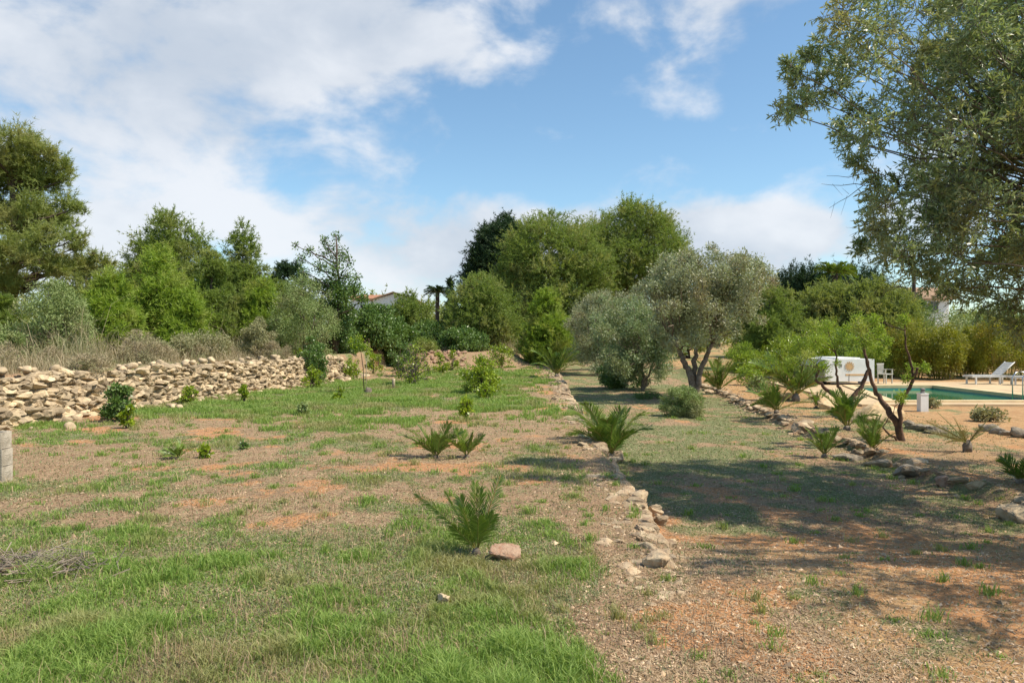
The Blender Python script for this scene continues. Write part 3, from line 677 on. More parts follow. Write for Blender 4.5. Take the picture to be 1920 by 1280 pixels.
twigs(tb, cl, 16, .012); tb.build('trunk', M['bark'], o)
fb = MB(); leafcloud(fb, cl, 5200, .14, .07, .1, 1.1, .2)
leafcloud(fb, [q for q in cl if q[2] < P(0, 530, 37)[2]], 7000, .13, .08, .1, 1., .2); fb.build('crown', M['broad'], o)

MID = 'trees closing the far end of the terraces'
pine(762, 52, 545, 110, 'rounded pine right of the distant white house', m='pine', group=MID, prof='dome', nc=60, nl=9000, bare=.05, seed=12)
pine(900, 50, 515, 150, 'broad low pine in front of the black green conifer', m='pine', group=MID, prof='dome', nc=100, nl=15000, bare=.05, seed=13)
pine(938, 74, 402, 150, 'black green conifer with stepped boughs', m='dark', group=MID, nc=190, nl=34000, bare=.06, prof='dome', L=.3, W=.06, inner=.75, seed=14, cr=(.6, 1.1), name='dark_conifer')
pine(1035, 66, 393, 235, 'big light green pine in the middle of the picture', m='pine', group=MID, prof='dome', nc=230, nl=42000, bare=.04, L=.26, W=.042, seed=15, cr=(.6, 1.25), trunk=.3)
pine(1180, 70, 380, 235, 'big rounded pine with a dark gap under its crown, right of the light green pine', m='pine', group=MID, prof='dome', nc=170, nl=34000, bare=.40, L=.26, W=.042, seed=16, cr=(.7, 1.3), trunk=.34)
pine(1110, 74, 430, 120, 'paler pine squeezed between the two big pines', m='pine_d', group=MID, prof='dome', nc=80, nl=12000, bare=.1, L=.26, W=.042, seed=26, cr=(.6, 1.0))
pine(1026, 46, 535, 130, 'bright yellow green young pine at the end of the terrace', m='pine_y', group=MID, nc=110, nl=17000, bare=.04, seed=17)
pine(1442, 44, 525, 118, 'rounded pine behind the right side of the large olive', m='pine', group=MID, prof='dome', nc=90, nl=14000, bare=.05, seed=18)
pine(1290, 60, 545, 90, 'pine seen through the gap left of the large olive', m='pine_y', group=MID, prof='dome', nc=60, nl=9000, bare=.05, seed=27)
shrub(815, 50, 600, 110, 'dark hedge bush at the foot of the distant palm', 'broad', group=MID, L=.16, W=.08, nl=14000, seed=31)
shrub(870, 47, 612, 90, 'dark bush below the broad low pine', 'broad', group=MID, L=.16, W=.08, nl=12000, seed=32)
shrub(965, 56, 600, 80, 'shaded bush between the broad pine and the bright young pine', 'broad', group=MID, L=.16, W=.08, nl=10000, seed=33)
shrub(1090, 60, 600, 90, 'shaded bush behind the bright young pine', 'broad', group=MID, L=.18, W=.09, nl=10000, seed=34)
shrub(790, 46, 632, 70, 'mid green bush on the stony bank', 'pine', group=MID, L=.12, W=.05, nl=7000, seed=35)
# cypress
tree('cypress', 'thin dark pencil shaped cypress on the skyline', 'tree', at(845, 95), CAMZ+112/F*95-float(hgt(0, 95)), .75, 'dark', 'spire', 60, (.3, .5), 5000, L=.3, W=.08, bare=.02, group=MID)

# ------------------------------------------------------------------ the right hand tree line
RG = 'trees behind the pool'
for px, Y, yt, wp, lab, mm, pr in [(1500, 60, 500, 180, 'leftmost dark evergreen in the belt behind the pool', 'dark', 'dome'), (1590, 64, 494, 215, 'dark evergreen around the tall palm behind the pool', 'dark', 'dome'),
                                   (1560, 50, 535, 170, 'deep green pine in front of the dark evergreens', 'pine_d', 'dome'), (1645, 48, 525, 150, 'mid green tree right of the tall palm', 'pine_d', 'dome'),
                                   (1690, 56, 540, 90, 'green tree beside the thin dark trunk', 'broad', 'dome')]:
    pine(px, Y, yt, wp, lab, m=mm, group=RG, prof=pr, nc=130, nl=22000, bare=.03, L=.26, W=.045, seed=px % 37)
shrub(1800, 52, 575, 190, 'grey green bushes in front of the right hand house', 'grey', group=RG, nl=20000, L=.14, W=.06, seed=41)
shrub(1900, 50, 560, 150, 'dense bush at the right edge behind the yellow canes', 'broad', group=RG, nl=18000, L=.14, W=.07, seed=42)
shrub(1500, 40, 612, 120, 'light green bushes left of the white trailer', 'citrus', group=RG, nl=12000, L=.10, W=.05, seed=43)
shrub(1400, 42, 640, 90, 'low light green bushes beyond the olive trunk', 'pine_y', group=RG, nl=8000, L=.1, W=.04, seed=44)
shrub(1660, 38, 628, 130, 'soft green bushes behind the white trailer', 'pine_y', group=RG, nl=16000, L=.11, W=.04, seed=45)
shrub(1580, 42, 618, 110, 'green bushes between the trailer and the dark pines', 'broad', group=RG, nl=14000, L=.11, W=.06, seed=46)
# slim dark trunked tree in front of the sky gap
b = at(1714, 50); o = thing('slender_tree', 'slim dark bare trunk standing before the sky gap', 'tree', b, RG)
tb = MB(); tb.tube([b-np.array([0, 0, .2]), P(1714, 560, 50), P(1713, 500, 50), P(1710, 440, 50)], [.16, .13, .10, .03], 7); 
for q, h in [((1640, 520), 545), ((1770, 525), 550), ((1690, 480), 520), ((1740, 500), 530)]: limb(tb, P(1714, h, 50), P(q[0], q[1], 50), .04, .01, .05, 4)
tb.build('trunk', M['bark'], o); fb = MB(); leafcloud(fb, [(*P(q[0], q[1], 50), r) for q, r in [((1710, 450), .9), ((1690, 480), .5), ((1745, 500), .5), ((1640, 520), .3)]], 1500, .16, .07, .2); fb.build('crown', M['dark'], o)
# yellow canes (bamboo hedge), one clump after another
YG = 'yellow cane clumps along the pool'
for k, (px, Y, yt, wp, lab) in enumerate([(1705, 37, 596, 90, 'leftmost yellow cane clump, taller and narrow'), (1765, 36, 612, 90, 'yellow cane clump right of the narrow one'), (1820, 38, 618, 90, 'olive yellow cane clump behind the loungers'),
                                     (1880, 36, 592, 130, 'large golden cane clump at the right edge'), (1940, 38, 590, 110, 'cane clump running out of the picture on the right')]):
    b = at(px, Y); H = CAMZ+(640-yt)/F*Y-b[2]; rad = wp/F*Y/2; o = thing('cane_clump', lab, 'bamboo', b, YG)
    st = MB(); n = 46; a = rng.uniform(0, 6.28, n); rr = rad*.45*np.sqrt(rng.uniform(0, 1, n)); p0 = b+np.stack([rr*np.cos(a), rr*np.sin(a), 0*a-.05], 1)
    p1 = p0+np.stack([rr*np.cos(a)*1.1, rr*np.sin(a)*1.1, H*rng.uniform(.65, .98, n)], 1); st.prisms(p0, p1, .018, .006); st.build('stems', M['rachis'], o)
    fb = MB(); cl = clumps(b, b[2]+.15*H, b[2]+H, rad, 'wide', 70, .22, .42, seed=k); leafcloud(fb, cl, 12000, .17, .035, .1, 1., .1, .4); fb.build('foliage', M['yellow'], o)

# ------------------------------------------------------------------ olives on the sunken path
OG = 'olive trees along the sunken path'
def olive(px, Y, label, mains, clp, nleaf, m='olive', base=None, tr=.17, bark='bark', L=.12, W=.034, yj=1.0):
    b = at(px, Y); o = thing('olive_tree', label, 'tree', b, OG); tb = MB()
    for path, r0, r1 in mains:
        pts = [P(a, c, Y+dy) for a, c, dy in path]; pts[0] = b+(pts[0]-b)*[1, 1, 0]*.5-np.array([0, 0, .1]) if path[0][1] > 690 else pts[0]
        k = np.linspace(0, len(pts)-1, 4*len(pts)); xs = np.array([np.interp(k, range(len(pts)), [q[i] for q in pts]) for i in range(3)]).T
        xs[1:-1] += rng.normal(size=(len(xs)-2, 3))*.025; tb.tube(xs, np.linspace(r0, r1, len(xs)), 8, .1)
    cl = []
    for a, c, r in clp:
        cl.append((*P(a, c, Y+rng.uniform(-yj, yj)), r))
        for _ in range(3): cl.append((*(np.array(cl[-1][:3])*0+P(a, c, Y)+np.clip(rng.normal(size=3), -1.4, 1.4)*[r*.75, yj, r*.6]), r*.6))
    heads = [P(*p_[-1][:2], Y+p_[-1][2]) for p_, _, _ in mains]
    for q in cl[::3]:
        hd = min(heads, key=lambda h: np.linalg.norm(h-np.array(q[:3]))); limb(tb, hd, q[:3], tr*.22, .012, .05, 4)
    twigs(tb, cl, 10, .011); tb.build('trunk', M[bark], o)
    fb = MB(); leafcloud(fb, cl, nleaf, L, W, .15, 1., .35); fb.build('crown', M[m], o)
    return o
def fill(x0, x1, y0, y1, n, r, sh='ell'):
    out = []
    while len(out) < n:
        u, v = rng.uniform(-1, 1, 2)
        if u*u+v*v < 1 and (u*u+v*v > .25 or rng.uniform() < .5): out.append(((x0+x1)/2+u*(x1-x0)/2, (y0+y1)/2+v*(y1-y0)/2, r*rng.uniform(.7, 1.2)))
    return out
olive(1299, 26, 'largest olive tree on the path with forked trunk and wide round crown',
      [([(1302, 752, 0), (1300, 735, 0), (1296, 705, 0), (1285, 680, .1), (1272, 655, .2)],   .16, .08), ([(1302, 735, 0), (1312, 695, -.1), (1325, 670, -.1), (1335, 640, 0)], .12, .06), ([(1298, 710, 0), (1303, 680, .1), (1305, 650, .2)], .12, .06), ([(1325, 670, -.1), (1350, 620, .2), (1385, 590, .3)], .07, .03)],
      fill(1220, 1405, 492, 605, 34, .55)+[(1250, 510, .45), (1290, 492, .4), (1340, 484, .4), (1390, 490, .4), (1415, 500, .4), (1425, 530, .35), (1225, 545, .4), (1205, 540, .3), (1240, 600, .5), (1270, 630, .45), (1310, 625, .5), (1350, 615, .4), (1400, 590, .35), (1255, 640, .35), (1330, 640, .3)], 72000, tr=.15, bark='bark_l', yj=1.6)
olive(1204, 31, 'smaller silvery olive left of the largest one, thin pale trunk',
      [([(1204, 738, 0), (1206, 710, 0), (1203, 680, 0)], .09, .05), ([(1206, 710, 0), (1220, 690, 0), (1230, 670, 0)], .05, .03)],
      fill(1120, 1260, 580, 700, 30, .5)+[(1150, 575, .4), (1190, 570, .4), (1235, 690, .4), (1140, 660, .4)], 42000, 'olive_g', tr=.09, bark='bark_l')
olive(1118, 42, 'farther greyish olive behind the smaller silvery one', [([(1118, 715, 0), (1118, 680, 0)], .10, .06)], fill(1075, 1165, 560, 680, 22, .6), 36000, 'olive', tr=.1, yj=1.2)
olive(1190, 46, 'pale olive crown between the big pines and the largest olive', [([(1190, 705, 0), (1190, 660, 0)], .10, .06)], fill(1150, 1230, 545, 650, 18, .6), 15000, 'olive', tr=.1)
def bush(px, py, w, h, label, m='broad', n=9000, L=.05, W=.03, name='bush', nc=30, group=None, kindn=0):
    b = G(px, py); s = b[1]/F; return tree(name, label, 'bush', b, h*s, w*s/2, m, 'wide', nc, (w*s*.08, w*s*.15), n, 'leaf', L, W, .025, 'bark', .03, group, rng.integers(50), .3, branches=10, multi=3, crownname='foliage')
bush(1285, 781, 88, 62, 'dense grey green bush around the foot of the largest olive', 'grey', 14000, .05, .022, nc=50)
bush(1170, 728, 95, 62, 'dark green bush under the smaller silvery olive', 'broad', 12000, .09, .05, nc=50)
bush(1215, 747, 50, 14, 'flat tuft of weeds by the thin olive trunk', 'broad', 2500, .05, .02)

# ------------------------------------------------------------------ large near olive on the right
NX, NY = 7.9, 9.4; nb = np.array([NX, NY, float(hgt(NX, NY))])
o = thing('olive_tree', 'very large olive overhanging the right side of the picture', 'tree', nb)
tb = MB(); tb.tube([nb-[0, 0, .2], nb+[0, .05, .5], nb+[-.1, .1, 1.2], nb+[-.15, 0, 1.9]], [.42, .30, .27, .26], 12, .12)
core = nb+[-.15, 0, 1.8]
pts = []
def nearc(px, py, Y, r): pts.append((*P(px, py, Y), r))
# outline clumps read off the crown's left side, then the mass behind
for px, py, r in [(1475, 205, .17), (1500, 195, .17), (1525, 180, .2), (1500, 150, .17), (1485, 125, .14), (1520, 110, .16), (1545, 85, .2), (1560, 140, .22), (1575, 165, .2), (1590, 20, .28), (1600, 60, .25), (1620, 5, .3), (1640, 60, .28), (1590, 110, .2), (1600, 210, .22), (1585, 245, .2), (1610, 260, .22),
                  (1640, 120, .3), (1650, 190, .3), (1680, 60, .35), (1640, 235, .25), (1680, 250, .3), (1700, 150, .35), (1720, 200, .35), (1720, 90, .35), (1612, 300, .14), (1650, 345, .2), (1660, 385, .22), (1690, 350, .18), (1640, 420, .17), (1655, 440, .2), (1620, 460, .13), (1660, 480, .18), (1690, 430, .22), (1700, 470, .22),
                  (1640, 380, .15), (1730, 300, .25), (1740, 360, .22), (1760, 420, .3), (1720, 500, .2), (1750, 520, .18), (1770, 470, .3), (1790, 330, .3), (1790, 250, .35), (1720, 20, .35), (1670, 0, .35)]:
    nearc(px, py, NY-.4+rng.uniform(-1.0, 1.0), r)
for _ in range(290):
    px = rng.uniform(1715, 2150); py = rng.uniform(-160, 500)
    if (px-2050)**2/340**2+(py-220)**2/380**2 > 1.0: continue
    nearc(px, py, NY+rng.uniform(-1.6, 2.0), rng.uniform(.16, .38))
for px, py, r in [(1810, 545, .25), (1850, 560, .3), (1890, 575, .3), (1920, 560, .35), (1870, 520, .35), (1830, 500, .3), (1780, 540, .2), (1910, 610, .2)]: nearc(px, py, NY+rng.uniform(-.8, .8), r)
pts = np.array(pts)
# crown behind and overhead, outside the picture but casting the shade
ex = clumps((NX+.4, NY-1.9), nb[2]+2.0, nb[2]+5.6, 4.9, 'ball', 230, .26, .46, inner=.3, seed=4, squash=1.05)
ex = np.concatenate([ex, clumps((6.5, 5.5), nb[2]+2.5, nb[2]+4.9, 2.5, 'ball', 110, .24, .40, inner=.3, seed=8)])
inview = (np.abs(ex[:, 0]/ex[:, 1])*F < 960+70) & ((ex[:, 2]-.5-CAMZ)/ex[:, 1]*F < 640) & (ex[:, 1] > 0)
ex = ex[~inview]
cls = np.concatenate([pts, ex])
hubs = [nb+np.array(q) for q in [(-.2, .3, 2.9), (.2, -.9, 2.7), (.5, 1.0, 2.8), (-.1, -.2, 3.7), (.9, 0, 3.3), (.3, -2.3, 3.0), (-.1, -3.0, 2.7)]]
hubs[4] = hubs[4]
for h in hubs: limb(tb, core, h, .10, .05, .1, 8, 8)
for q in cls[::2]:
    h = min(hubs, key=lambda h: np.linalg.norm(h-q[:3])); limb(tb, h, q[:3]-[0, 0, q[3]*.3], .018, .006, .16, 5, 8)
for a, c in [((1640, 330), (1555, 390)), ((1650, 320), (1550, 330)), ((1660, 330), (1580, 300)), ((1640, 345), (1540, 345)), ((1650, 400), (1600, 440)), ((1700, 540), (1640, 520)), ((1720, 520), (1660, 545))]:   # bare twigs
    p0 = P(*a, NY-.3); p1 = P(*c, NY-.6); limb(tb, p0, p1, .007, .002, .1, 3, 5)
    for _ in range(4): f = rng.uniform(.3, .9); q = p0+(p1-p0)*f; tb.prisms(q[None], (q+rng.normal(size=3)*.12+(p1-p0)*.12)[None], .0025, .001)
NT_ = 30
n = len(cls)*NT_; i = np.repeat(np.arange(len(cls)), NT_); d = unit(rng.normal(size=(n, 3))+[-.2, 0, .25]); r_ = cls[i, 3:4]
t0 = cls[i, :3]+d*r_*rng.uniform(.0, .35, (n, 1)); t1 = t0+d*r_*rng.uniform(.7, 1.25, (n, 1))+[0, 0, -.03]
tb.prisms(t0, t1, .004, .0015); tb.build('trunk', M['bark_l'], o, False)
nlv = 17; f = rng.uniform(.1, 1.05, (n, nlv, 1)); base_ = (t0[:, None]+(t1-t0)[:, None]*f).reshape(-1, 3)
dd = unit(.75*np.repeat(unit(t1-t0), nlv, 0)+.65*rng.normal(size=(n*nlv, 3)))
fb = MB(); leaves(fb, base_, dd, .078, .019); fb.build('crown', M['olive_n'], o)

# ------------------------------------------------------------------ forked pruned trees by the pool
def forked(name, label, base, limbs, cl, nleaf, m='citrus', group='pruned forked trees by the pool'):
    o = thing(name, label, 'tree', base, group); tb = MB()
    for path, r0, r1 in limbs:
        pts = np.array([P(a, c, base[1]+dy) for a, c, dy in path]); 
        if path[0][1] > 770: pts[0] = base-[0, 0, .1]
        k = np.linspace(0, len(pts)-1, 4*len(pts)); xs = np.array([np.interp(k, range(len(pts)), pts[:, i]) for i in range(3)]).T
        xs[2:-1] += rng.normal(size=(len(xs)-3, 3))*.012; tb.tube(xs, np.linspace(r0, r1, len(xs)), 8, .08)
    c3 = [(*P(a, c, base[1]+rng.uniform(-.5, .5)), r) for a, c, r in cl]
    ends = [P(*p_[-1][:2], base[1]) for p_, _, _ in limbs]
    for q in c3:
        hd = min(ends, key=lambda h: np.linalg.norm(h-np.array(q[:3]))); limb(tb, hd, q[:3], .012, .005, 0, 4)
    twigs(tb, c3, 10, .005); tb.build('trunk', M['bark_r'], o)
    fb = MB(); leafcloud(fb, c3, nleaf, .055, .022, .1, 1., .3); fb.build('crown', M[m], o)
bA = G(1692, 826)
forked('forked_tree', 'leaning forked tree with reddish trunk in front of the pool', bA,
       [([(1692, 826, 0), (1686, 800, 0), (1672, 778, 0), (1655, 755, .1), (1642, 735, .2), (1632, 700, .2), (1622, 668, .2), (1616, 630, .2)], .080, .015), ([(1672, 778, 0), (1686, 762, -.1), (1698, 738, -.2), (1712, 710, -.2), (1708, 685, -.2), (1698, 650, -.2), (1697, 620, -.2)], .046, .012), ([(1712, 710, -.2), (1722, 690, -.3)], .03, .02), ([(1672, 778, 0), (1655, 800, -.1)], .03, .015)],
       [(1612, 615, .16), (1625, 640, .16), (1640, 600, .14), (1650, 660, .14), (1695, 600, .12), (1710, 690, .12), (1735, 690, .10), (1600, 640, .15), (1665, 640, .1), (1690, 745, .12), (1700, 710, .1), (1650, 620, .12)], 3600, 'pine_y')
bB = at(1592, 18.5)
forked('forked_tree', 'many limbed pruned tree in front of the white trailer', bB,
       [([(1598, 800, 0), (1594, 765, 0), (1585, 745, 0), (1572, 725, 0), (1568, 700, 0), (1566, 660, 0)], .070, .018), ([(1594, 765, 0), (1570, 745, .1), (1548, 728, .2), (1531, 710, .2), (1536, 690, .2)], .06, .03), ([(1590, 755, 0), (1608, 735, 0), (1622, 712, 0), (1628, 690, 0), (1618, 650, 0), (1612, 600, 0)], .07, .018)],
       [(1530, 640, .28), (1500, 650, .25), (1550, 615, .28), (1575, 640, .25), (1515, 670, .22), (1545, 690, .18), (1590, 620, .22), (1610, 600, .2), (1570, 680, .1), (1485, 680, .2), (1520, 610, .2), (1640, 630, .2), (1650, 660, .2)], 7500, 'pine_y')

# ------------------------------------------------------------------ palms
def frond(base, tip, sag, ll=.16, n=26, m='palm', parent=None, r=.008, V=.55, leafw=.012, rach='rachis', roll=None):
    roll = rng.uniform(-.8, .8) if roll is None else roll
    base = np.array(base, float); tip = np.array(tip, float); L = np.linalg.norm(tip-base)
    t = np.linspace(0, 1, 12); ctrl = base+(tip-base)*.5+np.array([0, 0, sag*L])
    cur = ((1-t)**2)[:, None]*base+(2*t*(1-t))[:, None]*ctrl+(t**2)[:, None]*tip
    mb = MB()
    u = np.linspace(.14, .99, n); pos = np.array([np.interp(u, t, cur[:, i]) for i in range(3)]).T
    tan = np.array([np.interp(u, t, np.gradient(cur[:, i])) for i in range(3)]).T; tan = unit(tan)
    side = unit(np.cross(tan, [0, 0, 1.])+1e-4); upv = unit(np.cross(side, tan)); side, upv = math.cos(roll)*side+math.sin(roll)*upv, math.cos(roll)*upv-math.sin(roll)*side
    ln = ll*(.45+.75*np.sin(np.pi*np.clip(u*.85+.12, 0, 1)))*rng.uniform(.85, 1.1, n)
    for sgn in (-1, 1):
        d = unit(tan*(.75+.5*u)[:, None]+sgn*side*.85+upv*V*.7+rng.normal(size=(n, 3))*.12)
        e = pos+d*ln[:, None]-np.array([0, 0, 1])*(ln*.08)[:, None]; mid = pos+d*ln[:, None]*.5; wv = unit(np.cross(d, upv+side*sgn*.5))*leafw/2
        mb.batch(np.stack([pos-wv*.5, mid-wv, e, mid+wv, pos+wv*.5], 1), [(0, 1, 2, 3, 4)])
    o = mb.build('frond', M[m], parent)
    st = MB(); st.tube(cur, np.linspace(r, r*.25, 12), 5)
    q = st.build('frond_stalk', M[rach], None); q.parent = o; q.location = (0, 0, 0)
    off = np.array(parent.location)+0
    co = np.empty(len(q.data.vertices)*3, np.float32); q.data.vertices.foreach_get('co', co)
    allv = np.concatenate(st.v)-off; q.data.vertices.foreach_set('co', allv.astype(np.float32).ravel()); q.data.update()
    return o
PG = 'small palms planted over the terraces'
def palm(base, label, tips, sag=.22, ll=.16, n=26, m='palm', stem=(.05, .08), group=PG, orange=(), leafw=.014, name='small_palm', r=.008, V=.55, rolls=None):
    base = np.array(base, float); o = thing(name, label, 'palm', base, group); s = base[1]/F; leafw *= .7; n = int(n*1.4)
    st = MB(); st.tube([base-[0, 0, .05], base+[0, 0, stem[1]*.5], base+[0, 0, stem[1]]], [stem[0], stem[0]*1.1, stem[0]*.5], 9, .15); st.build('stem', M['bark_l'], o)
    if rolls is None and r < .03: tips = list(tips)+[(a*rng.uniform(.3, .95)+rng.normal()*9, c_*rng.uniform(.5, 1.02), -e_+rng.normal()*.1) for a, c_, e_ in tips[::2]]
    for i, (dx, dy, dz) in enumerate(tips):
        b = base+np.array([np.sign(dx)*stem[0]*.3, 0, stem[1]*.8]); tip = base+np.array([dx*s, dz, -dy*s])
        frond(b, tip, sag*rng.uniform(.5, 1.5), ll*rng.uniform(.8, 1.1), n, m, o, r, V, leafw, 'rach_o' if i in orange else 'rachis', None if rolls is None else rolls[i])
    return o
b = G(893, 1040)
palm(b, 'young palm in the foreground grass with one long frond reaching left', [(-114, -112, .05), (46, -152, -.05), (-58, -112, .1), (6, -118, .12), (-24, -92, -.12), (-4, -128, .15), (34, -84, -.15), (-42, -66, -.2), (24, -66, .2), (6, -80, -.22), (-30, -110, -.05), (20, -100, .1)], .07, .12, 32, orange=(1,), leafw=.010, stem=(.035, .06), r=.006, V=.15, rolls=[-1.1, 1.2, -.9, .6, .3, -.5, .9, -.6, .7, 0, -1., 1.])
palm(G(1143, 862), 'dark green palm growing on the terrace edge', [(-72, -92, .2), (65, -88, .1), (-20, -90, .4), (20, -95, -.1), (-78, -48, -.3), (70, -62, -.2), (-50, -105, -.2), (38, -88, .3), (0, -70, -.4), (-35, -60, -.4), (30, -55, -.4), (-72, -70, .4)], .28, .26, 34, leafw=.022, stem=(.07, .12), r=.012)
palm(G(1044, 708), 'small bright palm far along the terrace edge', [(-45, -50, .3), (42, -48, .2), (-15, -55, .3), (15, -56, -.2), (-50, -25, -.3), (48, -22, -.3), (0, -45, .1), (-30, -52, .1), (30, -52, 0)], .28, .32, 22, leafw=.04, stem=(.1, .2), r=.018)
palm(G(1348, 737), 'bright palm right of the largest olive trunk', [(-38, -62, .3), (42, -55, .2), (-12, -58, .3), (15, -58, -.2), (-36, -38, -.3), (40, -34, -.3), (0, -55, .1), (25, -60, 0), (-25, -66, .1)], .3, .3, 22, leafw=.04, stem=(.09, .15), r=.016)
palm(G(1492, 752), 'large feathery palm behind the path edging', [(-75, -72, .3), (52, -80, .2), (-30, -90, .3), (20, -88, -.2), (-60, -50, -.3), (55, -45, -.3), (0, -92, .1), (-50, -85, .2), (38, -65, -.4), (-35, -55, -.5), (60, -70, .4)], .3, .38, 26, leafw=.045, stem=(.12, .25), r=.02)
palm(G(1456, 775), 'low palm with arching fronds in front of the large feathery palm', [(-48, -42, .2), (48, -45, .2), (-20, -52, .3), (22, -50, -.2), (-50, -18, -.3), (55, -22, -.3), (0, -48, .1), (-35, -28, -.4)], .3, .24, 22, leafw=.03, stem=(.07, .1), r=.014)
palm(G(1588, 806), 'dense palm at the foot of the many limbed tree', [(-35, -62, .2), (45, -60, .2), (-12, -68, .3), (22, -72, -.2), (-38, -35, -.3), (42, -32, -.3), (0, -62, .1), (28, -50, .3), (-25, -50, -.3)], .28, .24, 24, leafw=.03, stem=(.07, .1), r=.014)
palm(G(1546, 858), 'small dark palm left of the pair beside the path', [(-30, -52, .1), (28, -55, .1), (-10, -58, .2), (10, -60, -.1), (-36, -35, -.15), (30, -32, -.1), (0, -48, 0)], .2, .15, 22, leafw=.017, stem=(.05, .08), r=.01)
palm(G(1636, 848), 'small dark upright palm below the leaning forked tree', [(-28, -58, .1), (30, -60, .1), (-12, -66, .2), (10, -68, -.1), (-32, -40, -.15), (34, -36, -.1), (0, -56, 0), (18, -50, .2)], .2, .16, 24, leafw=.018, stem=(.06, .08), r=.01)
palm(G(1814, 846), 'half dry pale palm with stiff open fronds right of the white pillar', [(-70, -55, .1), (68, -50, .1), (-45, -72, .2), (42, -70, -.1), (-20, -40, -.15), (20, -45, -.1), (-60, -35, .3)], .05, .11, 20, 'palm_dry', leafw=.012, stem=(.07, .2), r=.012)
palm(G(1912, 905), 'dark palm tuft cut by the right edge of the picture', [(-28, -36, .1), (28, -40, .1), (-10, -42, .2), (10, -44, -.1), (-32, -20, -.15), (34, -20, -.1)], .2, .16, 20, leafw=.018, stem=(.05, .06))
palm(G(818, 858), 'clump of dull palm seedlings in the bare patch, left and larger', [(-70, -42, .1), (-35, -55, .2), (-10, -52, 0), (22, -62, .1), (45, -48, .1), (-28, -30, -.2), (10, -40, -.2), (32, -30, -.2), (-55, -52, 0)], .15, .17, 22, leafw=.018, stem=(.05, .04))
palm(G(875, 857), 'clump of dull palm seedlings in the bare patch, right and smaller', [(-22, -50, .1), (-8, -46, .2), (12, -44, 0), (30, -40, .1), (22, -32, -.2), (-16, -28, -.2)], .15, .14, 20, leafw=.018, stem=(.04, .04))
palm(G(517, 722), 'small green palm in front of the stone wall', [(-14, -30, .1), (14, -32, .1), (-6, -36, .2), (6, -35, -.1), (-15, -18, -.1), (15, -18, -.1)], .2, .2, 16, leafw=.03, stem=(.06, .08))
palm(G(335, 860), 'flat green seedling palm in the litter left of centre', [(-28, -14, .1), (26, -20, .1), (-8, -24, .2), (12, -20, -.1), (-20, -8, -.1)], .15, .13, 16, leafw=.015, stem=(.03, .03))
palm(G(1530, 765), 'small palm seedling beside the sand coloured boulders', [(-20, -28, .1), (22, -30, .1), (-6, -34, .2), (8, -32, -.1), (24, -14, -.1)], .2, .2, 16, leafw=.025, stem=(.05, .06))
# far palms
def tallpalm(px, Y, ytop, R_, label, n=26, trunk=.22, m='dark'):
    b = at(px, Y); top = P(px, ytop, Y); top[2] -= R_*.35; o = thing('palm_tree', label, 'palm', b)
    st = MB(); st.tube(np.linspace(b-[0, 0, .2], top, 8), trunk, 9, .08); st.build('trunk', M['bark'], o)
    for k in range(n):
        a = k*2.4; e = -.3+1.1*(k/n); tip = top+np.array([math.cos(a)*R_*math.cos(e), math.sin(a)*R_*math.cos(e), R_*math.sin(e)*.9-.2])
        frond(top, tip, .3, R_*.28, 20, m, o, .03, .3, .09)
tallpalm(820, 78, 540, 1.5, 'distant dark palm head on the skyline beside the cypress', m='dark')
tallpalm(1565, 57, 499, 1.6, 'tall palm rising out of the dark evergreens behind the pool', m='palm')

# ------------------------------------------------------------------ citrus saplings and small shrubs on the left terrace
CG = 'young citrus shrubs on the left terrace'
def citrus(px, py, w, h, label, n=900, m='citrus', bare=.1, nc=14, tr=.02, L=.06, W=.032, dead=0):
    b = G(px, py); s = b[1]/F; o = thing('small_shrub', label, 'shrub', b, CG if px < 1300 else 'small shrubs in the pool garden'); H = h*s; rad = w*s/2
    cl = clumps(b, b[2]+bare*H, b[2]+H*.95, rad, 'wide', nc, rad*.22, rad*.42, seed=rng.integers(40)); tb = MB()
    for k in range(3): q = cl[rng.integers(len(cl))]; limb(tb, b-[0, 0, .04], q[:3], tr, tr*.4, .05, 6)
    for q in cl: limb(tb, b+[0, 0, H*.2], q[:3], tr*.5, tr*.15, .05, 4)
    twigs(tb, cl, 6+dead, .006+b[1]*.0001); tb.build('stem', M['bark_l' if dead else 'bark'], o)
    fb = MB(); leafcloud(fb, cl, n, L+b[1]*.0012, W+b[1]*.0008, .1, 1., .3); fb.build('foliage', M[m], o); return o
citrus(900, 739, 78, 76, 'largest round citrus shrub near the middle of the left terrace', 3000, nc=34, tr=.04)
citrus(912, 748, 34, 34, 'small green shoot in front of the largest round citrus shrub', 500)
citrus(775, 722, 70, 78, 'half bare citrus bush with pale twigs', 1100, nc=30, tr=.05, dead=16)
citrus(750, 705, 50, 74, 'leafy citrus behind the half bare bush', 1600, 'broad', nc=20)
citrus(871, 786, 36, 40, 'small bright shoot by the right hand edge of the lawn', 500)
citrus(238, 803, 26, 48, 'bright lime coloured shoot standing in front of the wall', 520)
citrus(222, 790, 56, 74, 'dark bush growing against the stone wall', 2600, 'broad', nc=30)
citrus(352, 757, 36, 32, 'bright yellow green shoot before the wall, middle one', 420)
citrus(456, 756, 16, 42, 'thin upright green shoot before the far part of the wall', 320)
citrus(585, 728, 38, 44, 'rounded small citrus by the end of the wall', 700)
citrus(560, 712, 30, 34, 'yellowish citrus shoot just left of the rounded one', 350)
citrus(663, 712, 42, 46, 'yellowish citrus behind the staked sapling', 700)
citrus(700, 700, 36, 42, 'leafy citrus right of the staked sapling', 600)
citrus(825, 700, 34, 44, 'bright citrus near the far bank, left one', 600)
citrus(848, 694, 30, 38, 'bright citrus near the far bank, right one', 500)
citrus(940, 690, 60, 44, 'wide low citrus behind the largest round shrub', 1200, nc=20)
citrus(635, 752, 20, 26, 'tiny shoot in the lush grass band', 200)
